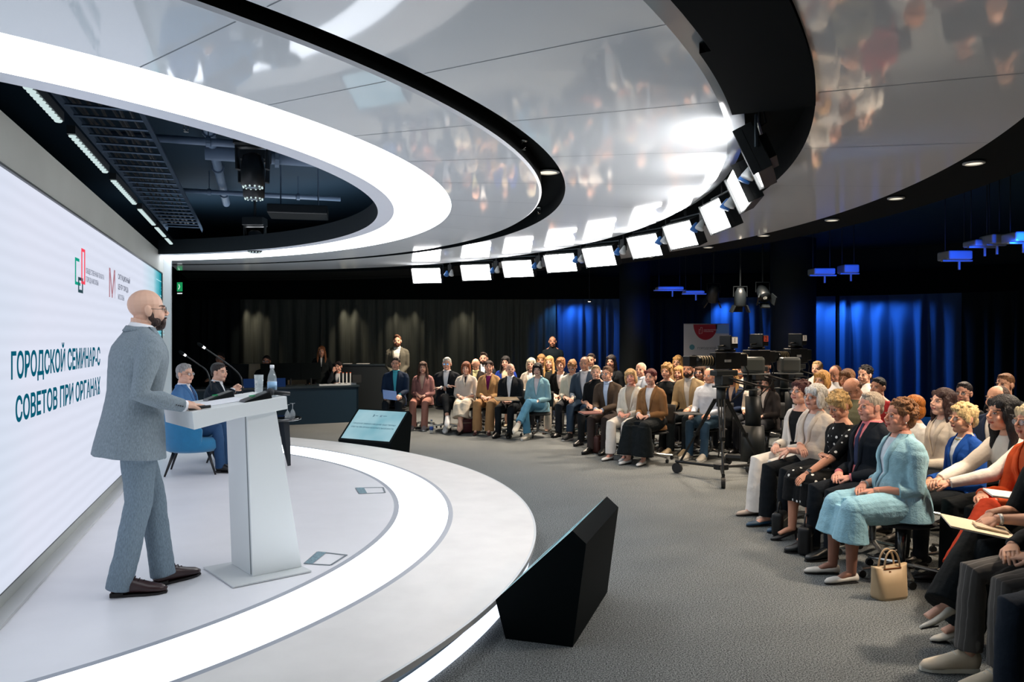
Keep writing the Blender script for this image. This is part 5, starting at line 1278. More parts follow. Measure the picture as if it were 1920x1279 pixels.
def softbag(u, v, col, sz, label, yaw=0.0, name='handbag', h=None):
    p = PZ(u, v, 0); o = empty(name, p, yaw, label, 'bag'); m_ = mat('bag_%d_%d_%d' % col, col, .45, spec=.4)
    w_, d_, h_ = sz; mb = MB(); mb.box((0, 0, h_/2+.002), (w_, d_, h_)); b_ = mb.build('bag_body', m_, o, True, min(w_, d_)*.3); b_.modifiers['bevel'].segments = 4
    mb = MB(); mb.tube([(w_*.3*cos(pi*i/10), 0, h_*.96+h_*.45*sin(pi*i/10)) for i in range(11)], .007, 8); mb.build('handle', m_, o, True)
    mb = MB(); mb.box((0, -d_*.5-.001, h_*.72), (w_*.7, .006, .012)); mb.build('zip', mat('bag_zip', (150, 140, 120), .3, metal=.8), o)
softbag(873, 812, (70, 26, 34), (.24, .14, .26), 'dark red bag on the carpet between the ivory dress and the tan suit', .3)
softbag(1124, 849, (66, 34, 28), (.24, .14, .26), 'brown leather briefcase on the carpet by the man in the brown jacket', .8, 'briefcase')
softbag(1462, 1003, (14, 18, 20), (.20, .10, .20), 'black handbag on the carpet between the shoes of the two front-row women', 1.0)
softbag(1512, 1038, (18, 20, 24), (.20, .10, .22), 'black shopping bag on the carpet behind the polka dot dress shoes', 1.0)
bottle(PZ(809, 812, 0), 'blue tinted water bottle on the carpet by the white-haired man', .24, (60, 90, 140), None, (40, 80, 160))
bottle(PZ(1444, 985, 0), 'clear water bottle with white cap on the carpet beside the black trousers', .22)
# ================================================================== TECHNICAL CEILING
EQ = mat('equipment_black', (20, 26, 30), .4); PIPE = mat('pipe_slate', (96, 116, 140), .45); TRAY = mat('tray_slate', (84, 104, 126), .5, metal=.3)
def wv_(ratio_m, H): return ratio_m, EYE+H
mb = MB()
TL, TR_ = -1.25, -.785; ZT = EYE+1.6
o = empty('cable_tray', W(8, -1.0, ZT), 0, 'long black ladder cable tray hanging in the dark ceiling opening beside the screen wall', 'cable tray'); OL = o.location
for m_ in (TL, TR_):
    mb = MB(); a, b_ = W(1.5, m_, ZT)-OL, W(12.2, m_, ZT)-OL; mb.tube([a, b_], [(.012, .045)]*2, 4); mb.build('side_rail', TRAY, o)
rnd = random.Random(5); mb = MB(); t = 1.6
while t < 12.1: mb.tube([W(t, TL, ZT-.02)-OL, W(t, TR_, ZT-.02)-OL], .011, 5); t += .27
mb.build('rungs', TRAY, o)
for k in range(7):
    mb = MB(); m0 = TL+.05+.055*k; mb.tube([W(1.5+i*.6, m0+rnd.uniform(-.02, .02), ZT+.01) -OL for i in range(18)], .012, 5); mb.build('cable', EQ, o)
def pipe(pts, r, label, col=PIPE, name='ceiling_pipe'):
    c = (Vector(pts[0])+Vector(pts[-1]))/2; mb = MB(); mb.tube([Vector(p)-c for p in pts], r, 12); o = mb.build('pipe', col, None, True); e = empty(name, c, 0, label, 'pipe', 'pipes in the dark ceiling opening'); o.parent = e
    d = (Vector(pts[-1])-Vector(pts[0])); n = max(2, int(d.length/1.6)); mb2 = None
    for i in range(n):
        q = Vector(pts[0])+d*((i+.5)/n)-c; mb2 = MB(); dn_ = d.normalized(); mb2.tube([q-dn_*.02, q+dn_*.02], r*1.35, 12); mb2.tube([q, q+Vector((0, 0, 3.74-(q.z+c.z)))], .006, 5); mb2.build('clamp', TRAY, e)
    return e
pipe([W(2, -.43, EYE+1.9), W(11.6, -.43, EYE+1.9)], .05, 'slate grey pipe running along the dark ceiling opening parallel to the screen wall')
pipe([W(7.4, -1.2, EYE+1.75), W(7.4, 1.9, EYE+1.75)], .035, 'thin grey pipe crossing the dark ceiling opening')
pipe([W(8.2, -.5, EYE+1.85), W(8.2, 2.2, EYE+1.85)], .09, 'thick grey duct pipe crossing the dark ceiling opening')
pipe([W(10.2, -1.1, EYE+1.8), W(10.2, 1.0, EYE+1.8)], .03, 'far thin pipe crossing the dark ceiling opening near the back')
pipe([W(5.6, -1.1, EYE+1.85), W(5.6, 2.3, EYE+1.85)], .03, 'near thin pipe crossing the dark ceiling opening by the cable tray')
# LED batten bars beside the wall
LENS = emat('batten_lens', (205, 226, 226), .85)
for k, (ta, tb2) in enumerate(((4.4, 5.3), (5.6, 6.8), (7.1, 8.3), (8.6, 9.75), (9.95, 10.8), (11.0, 11.6))):
    c = W((ta+tb2)/2, -1.14, 2.99); o = empty('led_batten', c, WALLA, 'row of round LED lenses on a black batten along the screen wall, %s' % ('nearest', 'second', 'third', 'fourth', 'fifth', 'farthest')[k], 'stage light', 'LED battens along the screen wall')
    L_ = tb2-ta; mb = MB(); mb.box((0, 0, .03), (L_, .05, .055)); mb.build('bar', EQ, o)
    n = 14
    for i in range(n):
        mb = MB(); mb.lathe([(.004, -.014), (.018, -.012), (.024, -.004), (.022, 0)], (-L_/2+L_*(i+.5)/n, 0, 0), 12, None); mb.build('lens', LENS, o, True)
# moving heads
def movinghead(u, v, Y, k, label):
    p = PY(u, v, Y); o = empty('moving_head_light', p, 0, label, 'stage light', 'moving head lights in the ceiling opening')
    mb = MB(); mb.lathe([(.07*k, -.16*k), (.10*k, -.14*k), (.105*k, .0), (.085*k, .12*k), (.05*k, .14*k)], n=24); mb.build('head', EQ, o, True)
    mb = MB(); mb.lathe([(.066*k, -.163*k), (.02*k, -.168*k)], n=20); mb.build('lens', mat('head_lens', (150, 165, 175), .15, metal=.5), o, True)
    mb = MB()
    for i in range(12):
        a_ = 2*pi*i/12; mb.ball((.082*k*cos(a_), .082*k*sin(a_), -.158*k), .009*k, n=8, m=6)
    mb.build('led_ring', LENS, o)
    mb = MB(); mb.tube([(-.13*k, 0, 0), (-.14*k, 0, .2*k), (.14*k, 0, .2*k), (.13*k, 0, 0)], [(.02*k, .05*k)]*4, 6); mb.build('yoke', EQ, o)
    mb = MB(); mb.box((0, 0, .26*k), (.28*k, .22*k, .11*k)); mb.tube([(0, 0, .3*k), (0, 0, 3.74-p.z)], .02, 8); mb.build('base', EQ, o, bevel=.01)
movinghead(474, 318, 6.9, 1.0, 'nearest moving head light with a glowing lens ring in the dark ceiling opening')
movinghead(476, 343, 7.6, 1.0, 'second moving head light just behind the nearest one in the ceiling opening')
movinghead(478, 452, 10.6, 1.0, 'farthest moving head light low in the dark ceiling opening')
# projector hanging
p = PY(560, 398, 9.0); o = empty('ceiling_speaker_panel', p, radians(12), 'flat black box hanging on rods in the dark ceiling opening', 'ceiling equipment')
mb = MB(); mb.box((0, 0, 0), (.66, .5, .10)); mb.build('box', EQ, o, bevel=.01)
for sx in (-.2, .22):
    mb = MB(); mb.tube([(sx, 0, .05), (sx, 0, 3.74-p.z)], .008, 6); mb.build('rod', TRAY, o)
# sprinklers
for i, (u, v, zz, nm) in enumerate(((981, 262, CEIL+.11, 'sprinkler head in the black curved slot near its bend'), (1011, 388, CEIL+.11, 'sprinkler head in the black curved slot at the far side'), (349, 228, CEIL+.2, 'sprinkler head in the ceiling opening near the light band'))):
    p = PZ(u, v, zz); o = empty('sprinkler', p, 0, nm, 'sprinkler'); ch = mat('sprinkler_metal', (180, 182, 180), .25, metal=.9)
    mb = MB(); mb.lathe([(.03, 0), (.026, -.012), (.008, -.014)], n=16); mb.build('escutcheon', ch, o, True)
    mb = MB(); mb.tube([(0, 0, -.01), (.014, 0, -.03), (.014, 0, -.05), (0, 0, -.062), (-.014, 0, -.05), (-.014, 0, -.03), (0, 0, -.01)], .003, 6); mb.lathe([(.016, -.064), (.016, -.067)], n=12); mb.build('frame', ch, o)
# exit sign
p = PY(337, 538, 15.5); o = empty('exit_sign', p, radians(-20), 'small green lit exit sign hanging in the dark at the far left', 'sign'); mb = MB(); mb.box((0, 0, 0), (.12, .02, .18)); mb.build('panel', emat('exit_green', (30, 150, 90), .8), o); mb = MB(); mb.tube([(-.02, -.012, -.05), (.01, -.012, 0), (-.01, -.012, .05)], .008, 6); mb.build('running_figure', emat('exit_white', (220, 245, 230), .9), o); mb = MB(); mb.box((0, 0, -.13), (.10, .03, .02)); mb.build('strip', emat('exit_strip', (225, 235, 235), .9), o)
mb = MB(); mb.tube([(0, 0, .09), (0, 0, 3.74-p.z)], .006, 6); mb.build('rod', EQ, o)
# black grid with blue-lit ducts over the audience
DUCT = mat('duct_grey', (120, 130, 140), .5)
def duct(u, v, Y, w_, h_, label, drop=True):
    p = PY(u, v, Y); o = empty('ceiling_duct', p, 0, label, 'ceiling duct', 'blue-lit ducts in the black ceiling')
    mb = MB(); mb.box((0, 0, 0), (w_, .3, h_)); mb.build('duct_body', DUCT, o, bevel=.02); mb = MB(); mb.box((0, -.05, -h_/2-.012), (w_*1.25, .05, .02)); mb.build('rail', DUCT, o)
    mb = MB(); mb.tube([(w_*.1, -.05, -h_/2-.02), (w_*.1, -.05, -h_/2-.13)], .016, 8); mb.build('stub', DUCT, o)
    for sx in (-.4, .4):
        mb = MB(); mb.tube([(w_*sx, 0, h_/2), (w_*sx, 0, 3.74-p.z)], .006, 5); mb.build('rod', EQ, o)
    light('SPOT', 'blue_duct_light', p+Vector((0, -.75, -.05)), 26, (24, 90, 255), .05, p, 60, .8)
for a in ((1540, 510, 12.5, .34, .10, 'blue-lit duct above the gap between the wide column and the blue curtain, left piece'), (1590, 505, 12.5, .24, .13, 'blue-lit duct above the blue curtain, second piece'), (1255, 541, 15.0, .5, .06, 'thin blue-lit rail in the black ceiling left of the hanging stage lights'), (1300, 548, 14.6, .36, .05, 'short blue-lit rail near the hanging stage lights'), (1790, 480, 10.5, .32, .12, 'blue-lit duct at right, lower left piece'), (1838, 457, 10.2, .3, .08, 'blue-lit duct at right, upper middle piece'), (1862, 450, 10.0, .2, .12, 'blue-lit duct at right, small upper piece'), (1910, 446, 9.6, .26, .12, 'blue-lit duct at the right edge of the photo')): duct(*a)
# hanging theatre lanterns
def lantern(u, v, Y, label, tilt=.5, on=False):
    p = PY(u, v, Y); o = empty('theatre_spotlight', p, 0, label, 'stage light', 'hanging theatre spotlights'); R_ = RX(tilt).to_3x3()
    mb = MB(); mb.lathe([(.09, -.16), (.10, -.14), (.09, .05), (.05, .14)], n=20, M=R_); mb.build('barrel', EQ, o, True)
    for sx, sy in ((1, 0), (-1, 0), (0, 1)):
        mb = MB(); mb.box(R_ @ Vector((sx*.12, sy*.12, -.2)), (.02 if sx else .16, .02 if sy else .16, .12), R_ @ Matrix.Rotation(-sx*.4, 3, 'Y')); mb.build('barn_door', EQ, o)
    mb = MB(); mb.lathe([(.085, -.155), (.03, -.16)], n=20, M=R_); mb.build('lens', mat('lantern_lens', (110, 112, 105), .2, metal=.4) if not on else emat('lantern_glow', (235, 225, 200), .9), o, True)
    mb = MB(); mb.tube([(-.11, 0, 0), (-.11, 0, .16), (.11, 0, .16), (.11, 0, 0)], .008, 6); mb.tube([(0, 0, .16), (0, 0, 3.74-p.z)], .012, 6); mb.build('yoke', EQ, o)
lantern(1338, 549, 13.2, 'black theatre spotlight hanging left of the group over the banner', .6)
lantern(1388, 556, 12.6, 'large black theatre spotlight in the middle above the banner', .1); lantern(1430, 548, 12.6, 'black theatre spotlight with a pale lens right of the group above the cameras', -.9, True)
# small bright spot and thin dots low on the dark ceiling
p = PY(1105, 565, 16.0); o = empty('ceiling_spot', p, 0, 'tiny bright ceiling spot above the narrow blue curtain', 'spotlight'); mb = MB(); mb.lathe([(.05, .02), (.05, 0), (.035, -.005)], n=16); mb.build('ring', EQ, o, True); mb = MB(); mb.ball((0, 0, -.004), (.03, .03, .012), n=12, m=8); mb.build('bulb', emat('spot_bulb', (255, 245, 225), 3), o, True); mb = MB(); mb.tube([(0, 0, .02), (0, 0, 3.74-p.z)], .008, 6); mb.build('rod', EQ, o)
# ================================================================== EVERYONE IN THE HALL
CENT = (-2.4, 5.6)
CH = None
def chair_for(loc, yaw, label, grp='black office chairs of the audience'):
    global CH
    if CH is None: CH = officechair('office_chair', (20, 24, 28), label, loc, yaw, grp); return CH
    c = copy_tree(CH); c.location = loc; c.rotation_euler = (0, 0, yaw); c['label'] = label; c['group'] = grp; return c
NCH = [0]
def S(label, u, v, Y, tgt=CENT, sex='m', chair=None, cback=True, **k):
    loc, yaw, s = seat_at(u, v, Y, tgt, sex, k.get('lean', 0), k.get('side', 0), k.get('twist', 0), **{a: b for a, b in k.items() if a in ('neckf',)})
    r = person(label, loc, yaw, s, sex, **k)
    who = label.split(' ')
    cl = chair or ('black office chair under the '+' '.join(label.replace('woman', 'woman').split(' ')[:9]))
    w_ = cl.split(' ')
    c = chair_for(loc, yaw, ' '.join(w_[:16]))
    if k.get('lv', 2) == 0 and CH is not c:
        for ch in list(c.children):
            if ch.name.startswith('back'): bpy.data.objects.remove(ch)
        c['group'] = 'low black stools of the right front seats'; c['label'] = c['label'].replace('office chair', 'swivel stool')
    return r
def J(col, shirt=(220, 222, 226), **k): return dict(kind='jacket', col=col, shirt=shirt, **k)
def P(col, **k): return dict(kind='trousers', col=col, **k)
# ---------------------------------------------------------------- the speaker
def speaker():
    loc = Vector((-2.27, 4.655, STG)); yaw = face_yaw((0, 0), (.70, .71)); s = 1.062
    R = RZ(yaw); inv = (TR(*loc) @ R @ Matrix.Scale(s, 4)).inverted()
    def loc_(p): return inv @ Vector(p)
    rh = loc_(lp(-.245, .14, 1.285)); lh = loc_(lp(-.235, .40, 1.29)); dr = (loc_(lp(-.1, .2, 1.28))-rh); dl = (loc_(lp(-.1, .32, 1.28))-lh)
    rf, lf = loc_((-2.285, 4.545, STG)), loc_((-2.135, 4.76, STG))
    dirR = (R.inverted() @ Vector((.27, .07, 0))); dirL = (R.inverted() @ Vector((.16, .22, 0)))
    b, HM, TM, ARM, LEG = person('bald bearded man in grey suit and glasses speaking at the lectern', loc, yaw, s, 'm', 'stand', lean=.09, fat=.099, head=(-.20, .03, 0), hair=('bald', (70, 50, 42)), skin=(226, 180, 156),
        top=dict(kind='jacket', col=(130, 142, 150), shirt=(232, 235, 240), tie=(50, 60, 84), tex='weave', hem=-.19, buttons=True), bottom=dict(kind='trousers', col=(120, 136, 148), tex='weave', wide=.012, len=.05), shoes=('oxford', (52, 30, 30), (20, 15, 14), (36, 20, 20)),
        wr={1: (tuple(rh), tuple(dr), (0, .2, -1), Vector((.42, -.6, .7))), -1: (tuple(lh), tuple(dl), (0, .2, -1))},
        ankles={1: (rf.x, rf.y, .085, tuple(dirR)), -1: (lf.x, lf.y, .085, tuple(dirL))}, lv=0, glasses=(45, 42, 40), beard=(58, 40, 34), curl=.5, neckf=.026, nkh=.075, hipz=.945)
    return b
speaker()
# ---------------------------------------------------------------- seated on the stage
def onstage(label, xy, yaw, s, **k): return person(label, (xy[0], xy[1], STG), yaw, s, 'm', 'sit', hipz=.47, **k)
onstage('grey-haired man with glasses in a blue suit seated on the stage armchair', (-3.73, 8.84), Y1-.25, .98, head=(-.4, .02, 0), hair=('short', (150, 148, 146)), skin=(212, 160, 135), top=J((70, 112, 158), (225, 228, 235), tie=(40, 60, 100)), bottom=P((44, 74, 110)), glasses=(60, 50, 45), lv=1, legs='flat', hands='lap', fat=.08)
onstage('young dark-haired man in a black suit with clasped hands seated on the stage', (-3.74, 9.72), Y2, .97, lean=.10, head=(-.3, .0, 0), hair=('short', (36, 26, 24)), skin=(214, 165, 140), top=J((18, 28, 38), (215, 218, 222)), bottom=P((20, 30, 42)), lv=1,
        wr={1: ((.055, .27, .90), (-.5, .7, .5), (-.5, 0, -.3)), -1: ((-.055, .27, .90), (.5, .7, .5), (.5, 0, -.3))}, curl=.9)
# ---------------------------------------------------------------- left block, first row
A1 = 'people in the first row beyond the stage'; A2 = 'people in the back rows'; A3 = 'people in the right front row'; A4 = 'people seated at the right behind the front row'
S('man in navy suit and turquoise shirt holding a blue booklet at the left row end', 742, 683, 14.4, (-2.2, 3), hair=('short', (42, 32, 28)), skin=(196, 140, 118), top=J((20, 38, 62), (70, 170, 190), button=.02, vw=.05), bottom=P((14, 22, 30)), group=A1, beard=None, hands='knees', head=(0, .05, 0))
S('brown-haired woman in a dusty pink trouser suit in the first row', 793, 690, 14.8, (-2.4, 4), 'f', hair=('long', (84, 56, 42)), skin=(214, 160, 140), top=J((168, 122, 118), (205, 180, 160)), bottom=P((172, 122, 108), wide=.01), shoes=('sneaker', (150, 140, 140)), group=A1, head=(.1, 0, 0))
S('white-haired man in a black suit with bright glasses and white shoes, legs crossed', 838, 683, 14.5, (-2.4, 4), hair=('short', (226, 218, 204)), skin=(214, 158, 138), top=J((20, 26, 34), (228, 230, 234), button=.05), bottom=P((16, 22, 28), len=-.06), shoes=('sneaker', (236, 236, 236)), legs='cross', hands='fold', glasses=(30, 60, 110, 1), group=A1, fat=.08)
S('ginger-haired woman in an ivory jacket and dress with black heels', 874, 691, 14.3, (-2.4, 4), 'f', hair=('bob', (146, 82, 50)), skin=(222, 172, 152), top=J((216, 206, 194), (50, 40, 44), sleeve='three', button=.28, vw=.03), bottom=dict(kind='skirt', col=(214, 204, 186), hem=.30, wide=.04), shoes=('pump', (20, 20, 24)), legs='ankles', group=A1)
S('smiling dark-haired woman in a tan trouser suit over a purple top', 917, 689, 14.1, (-2.4, 4), 'f', hair=('updo', (58, 36, 30)), skin=(216, 156, 134), top=J((176, 138, 94), (110, 24, 84)), bottom=P((166, 128, 88), wide=.03, len=.05), shoes=('pump', (70, 40, 42)), group=A1, smile=1, head=(.12, .05, 0))
S('bald elderly man in a black suit and white shirt with a folder on his knees', 957, 694, 13.7, (-2.6, 4), hair=('side', (190, 180, 170)), skin=(220, 164, 144), top=J((24, 27, 32), (234, 235, 238), button=.05), bottom=P((16, 22, 28)), shoes=('oxford', (14, 18, 20)), group=A1, head=(.35, .06, 0))
S('black-haired woman in a light blue blazer, blue jeans and white sneakers, legs crossed', 1008, 694, 13.4, (-2.6, 4.4), 'f', hair=('bobfringe', (22, 18, 20)), skin=(236, 196, 180), top=J((140, 184, 198), (232, 222, 226)), bottom=P((84, 140, 172), len=-.02, wide=.008), shoes=('sneaker', (226, 220, 206)), legs='crossl', group=A1, head=(.1, .03, 0), lv=1)
S('man in a grey-blue jacket and white shirt leaning on his knee, dark jeans', 1096, 683, 13.3, (-2.6, 5.2), hair=('buzz', (120, 96, 74)), skin=(206, 148, 122), top=J((62, 76, 92), (226, 226, 230), button=.0, vw=.07), bottom=P((44, 62, 82), len=-.04), shoes=('sneaker', (40, 42, 44), (215, 215, 212)), hands='knees', group=A1, lean=.12, legs='flat', head=(.1, 0, 0))
S('fair-haired young man in a black t-shirt behind the man with glasses', 1117, 699, 12.6, (-2.6, 5.2), hair=('short', (188, 156, 116)), skin=(222, 170, 150), top=dict(kind='tee', col=(14, 18, 22), sleeve='elbow'), bottom=P((20, 24, 28)), group=A1, lean=.12, head=(.35, 0, 0))
S('man with dark glasses in a brown jacket over a blue shirt, hands clasped', 1138, 702, 11.7, (-2.6, 5.2), hair=('short', (104, 74, 52)), skin=(214, 156, 130), top=J((74, 62, 52), (188, 208, 236), button=.05, vw=.055), bottom=P((56, 48, 46)), shoes=('oxford', (12, 16, 18)), group=A1, glasses=(40, 30, 30), lean=.16, head=(-.05, .04, 0), lv=1, wr={1: ((.05, .42, .66), (-.6, .7, -.1)), -1: ((-.05, .40, .65), (.6, .7, -.1))}, watch=(-1, (20, 24, 26)), legs='flat')
S('blonde bob woman in a white jacket and white trousers tilting her head', 1183, 708, 11.1, (-2.6, 5.2), 'f', hair=('bobfringe', (206, 170, 120)), skin=(216, 140, 122), top=J((226, 220, 206), (176, 158, 138), open=.03, vw=.06, neck=.03), bottom=P((232, 226, 218), wide=.02, len=.0), shoes=('flat', (230, 228, 226)), group=A1, lean=.06, head=(.25, .1, .16), lv=1, smile=1)
S('auburn-haired woman in a brown blazer and long black skirt at the row end', 1220, 708, 10.75, (-2.6, 5.2), 'f', hair=('bun', (92, 34, 32)), skin=(220, 162, 142), top=J((140, 102, 66), (230, 228, 228), sleeve='long', cuffs=True, open=.02), bottom=dict(kind='skirt', col=(12, 20, 24), hem=.12, wide=.06), shoes=('flat', (226, 226, 224)), group=A1, lean=.05, head=(.1, .03, 0), lv=1)
# ---------------------------------------------------------------- left block, rows behind
S('bald man bowing his head behind the ginger-haired woman', 892, 684, 15.4, (-2.4, 4), hair=('side', (120, 90, 70)), skin=(208, 150, 124), top=J((48, 42, 42), (200, 196, 150)), head=(0, -.75, 0), group=A2)
S('dark bearded man in a dark suit behind the smiling woman in tan', 907, 673, 16.4, (-2.4, 4), hair=('quiff', (48, 36, 32)), skin=(206, 150, 128), beard=(44, 32, 28), top=J((34, 38, 44)), group=A2)
S('dark-haired woman in royal blue and cream behind the bald elderly man', 948, 680, 15.5, (-2.4, 4), 'f', hair=('long', (24, 20, 22)), skin=(232, 186, 168), top=J((24, 56, 150), (220, 200, 170), open=.05), group=A2, shoes=('flat', (215, 200, 170)), bottom=dict(kind='skirt', col=(20, 24, 30), hem=.4))
S('woman with pale blonde hair mostly hidden behind the black-haired woman in light blue', 996, 684, 14.9, (-2.4, 4), 'f', hair=('bob', (226, 208, 184)), skin=(222, 172, 150), top=J((228, 218, 204)), group=A2)
S('woman with light brown hair at the back between two blonde heads', 1015, 676, 16.6, (-2.4, 4), 'f', hair=('bob', (186, 140, 90)), skin=(214, 150, 116), top=J((40, 40, 44)), group=A2)
S('long-haired blonde woman with a yellow scarf at the back near the blue curtain', 1030, 680, 15.4, (-2.4, 4), 'f', hair=('long', (206, 164, 106)), skin=(224, 168, 142), top=dict(kind='sweater', col=(40, 42, 40)), necklace=(200, 170, 60), group=A2)
S('woman with short auburn hair in a black jacket and white top, cream trousers', 1051, 685, 14.3, (-2.4, 4.4), 'f', hair=('pixie', (170, 116, 74)), skin=(218, 158, 134), top=J((16, 20, 24), (236, 222, 220), vw=.075, neck=.07), bottom=P((222, 212, 198), wide=.01), shoes=('flat', (120, 80, 60)), group=A2)
S('woman with glasses looking down in a white collar between jacketed people', 1073, 688, 13.8, (-2.4, 4.4), 'f', hair=('updo', (172, 124, 78)), skin=(214, 152, 124), top=J((226, 220, 206), (226, 220, 206)), head=(0, -.5, 0), glasses=(120, 80, 50), group=A2)
S('dark-haired man half hidden behind the man in the grey-blue jacket', 1108, 676, 14.9, (-2.4, 4.4), hair=('short', (44, 32, 28)), skin=(202, 140, 112), top=dict(kind='shirt', col=(216, 214, 212)), group=A2)
S('dark-haired woman at the far back in front of the blue curtain', 1146, 679, 14.6, (-2.4, 4.4), 'f', hair=('longback', (30, 24, 26)), skin=(212, 150, 124), top=J((26, 30, 34)), group=A2)
S('elderly man with thin white hair behind the blonde bob woman in white', 1201, 694, 12.5, (-2.4, 5), hair=('receding', (214, 204, 190)), skin=(218, 162, 136), top=J((150, 160, 175), (215, 220, 228)), group=A2)
S('woman with short golden hair in a black top behind the auburn-haired woman', 1250, 697, 11.9, (-2.4, 5), 'f', hair=('pixie', (176, 136, 84)), skin=(222, 168, 146), top=dict(kind='sweater', col=(14, 20, 24)), bottom=P((18, 24, 28)), group=A2, lean=.05, lv=1)
S('blonde woman at the far back left of the roll-up banner', 1271, 680, 14.4, (-2.4, 5), 'f', hair=('longback', (206, 160, 96)), skin=(214, 160, 126), top=dict(kind='sweater', col=(150, 120, 84)), group=A2)
S('woman with fair curly hair just below the roll-up banner', 1286, 683, 15.0, (-2.4, 5), 'f', hair=('curly', (208, 158, 100)), skin=(206, 146, 112), top=dict(kind='sweater', col=(60, 56, 50)), group=A2)
S('woman with wavy fair hair peeking behind the bearded man in beige', 1273, 700, 12.9, (-2.4, 5), 'f', hair=('bob', (198, 150, 92)), skin=(206, 140, 108), top=dict(kind='sweater', col=(40, 40, 38)), group=A2)
S('bearded dark-haired man in a beige jacket in the row before the cameras', 1291, 694, 11.5, (-2.4, 5), hair=('quiff', (30, 24, 24)), skin=(206, 144, 114), beard=(40, 28, 24), top=J((158, 138, 106), (206, 204, 200), button=.0), bottom=P((24, 34, 42)), shoes=('sneaker', (176, 160, 132)), hands='knees', group=A2, lean=.14, head=(.05, .06, 0), lv=1)
S('woman with brown hair and glasses between the bearded man and the bald man', 1313, 699, 12.4, (-2.4, 5), 'f', hair=('bob', (84, 60, 46)), skin=(206, 146, 118), glasses=(30, 26, 26), top=dict(kind='sweater', col=(22, 26, 28)), group=A2)
S('bald elderly man with glasses in a white shirt and jeans beside the camera tripod', 1330, 705, 11.1, (-2.4, 5), hair=('side', (206, 196, 182)), skin=(226, 160, 134), glasses=(120, 90, 70), top=dict(kind='shirt', col=(206, 216, 232)), bottom=P((52, 78, 100)), shoes=('sneaker', (206, 200, 188)), group=A2, lean=.06, lv=1, fat=.05, hands='knees')
S('blonde woman in a dark navy jacket seen between the camera columns', 1374, 708, 12.0, (-2.4, 5), 'f', hair=('long', (200, 156, 98)), skin=(206, 144, 110), top=J((26, 40, 66), (220, 200, 190)), bottom=P((20, 26, 34)), group=A2)
S('fair-haired woman at the back seen between the two left cameras', 1386, 694, 12.6, (-2.4, 5), 'f', hair=('updo', (190, 140, 88)), skin=(204, 138, 104), top=dict(kind='shirt', col=(210, 196, 180)), group=A2)
S('woman in a pale top hidden behind the middle camera column', 1416, 711, 11.7, (-2.4, 5), 'f', hair=('updo', (84, 56, 44)), skin=(200, 136, 108), top=dict(kind='shirt', col=(224, 216, 204)), group=A2)
S('long dark-haired woman looking down left of the rightmost camera', 1437, 716, 11.1, (-3.4, 5.5), 'f', hair=('longback', (44, 32, 30)), skin=(218, 166, 148), top=J((60, 56, 56), (206, 200, 196)), head=(.15, -.35, 0), shoes=('flat', (190, 130, 90)), group=A2)
S('dark-haired man at the back under the grey hood of the middle camera', 1436, 688, 13.4, (-2.4, 5), hair=('short', (40, 30, 30)), skin=(210, 156, 134), top=J((30, 34, 40), (220, 220, 222)), group=A2)
# ---------------------------------------------------------------- right block, back rows
R4 = (-2.6, 5.0)
S('blond man at the back right of the wide dark column', 1532, 692, 12.4, R4, hair=('short', (206, 170, 124)), skin=(214, 160, 130), top=dict(kind='shirt', col=(200, 196, 190)), group=A4)
S('golden-haired woman behind the two front-row women, right of the cameras', 1541, 714, 9.6, R4, 'f', hair=('bob', (196, 146, 80)), skin=(214, 160, 130), top=dict(kind='shirt', col=(206, 200, 190)), group=A4)
S('brown-haired man looking down in front of the blue curtain', 1566, 702, 11.0, R4, hair=('receding', (92, 60, 42)), skin=(178, 112, 86), top=dict(kind='shirt', col=(206, 206, 206)), head=(0, -.4, 0), group=A4)
S('woman with light brown hair behind the bald bowing man', 1588, 711, 9.8, R4, 'f', hair=('bob', (124, 86, 56)), skin=(190, 130, 100), top=dict(kind='shirt', col=(216, 212, 204)), group=A4)
S('balding man in an olive top bowing behind the polka dot dress', 1599, 730, 8.1, R4, hair=('side', (96, 66, 50)), skin=(172, 112, 88), top=dict(kind='sweater', col=(98, 98, 78)), head=(-.2, -.7, 0), group=A4, lv=1)
S('dark curly-haired young man in a white shirt before the blue curtain', 1621, 704, 10.4, R4, hair=('curly', (26, 22, 24)), skin=(206, 152, 126), top=dict(kind='shirt', col=(226, 222, 214)), group=A4)
S('black-haired person behind the grey-haired man in the dark suit', 1646, 727, 8.9, R4, hair=('short', (26, 24, 26)), skin=(186, 128, 106), top=dict(kind='sweater', col=(150, 40, 44)), group=A4)
S('orange-haired woman behind the woman in light blue', 1712, 764, 7.25, (-2.6, 7.5), 'f', hair=('bob', (190, 112, 40)), skin=(206, 150, 120), top=dict(kind='shirt', col=(222, 220, 216)), group=A4, lv=1, head=(-.9, 0, 0))
S('dark-haired woman in a light beige jacket looking up to the left', 1767, 755, 6.6, (-2.6, 6.0), 'f', hair=('longback', (58, 36, 34)), skin=(232, 184, 166), top=J((200, 190, 176), (214, 206, 196)), bottom=P((30, 34, 40)), group=A4, lv=1, head=(.1, .12, 0))
S('dark-haired young person with glasses at the far back right', 1807, 738, 8.1, (-1.0, 3.6), 'f', hair=('short', (34, 26, 28)), skin=(196, 136, 114), glasses=(20, 20, 22), top=dict(kind='sweater', col=(22, 26, 30)), group=A4)
S('dark-browed balding man in navy behind the black-haired woman', 1869, 748, 6.9, (-2.4, 5), hair=('receding', (70, 52, 44)), skin=(204, 150, 122), top=J((26, 40, 66), (210, 208, 204)), group=A4, lv=1)
S('brown-haired man at the far back right above the balding man', 1884, 722, 8.4, (-2.4, 5), hair=('short', (120, 84, 58)), skin=(200, 144, 114), top=dict(kind='sweater', col=(26, 30, 34)), group=A4)
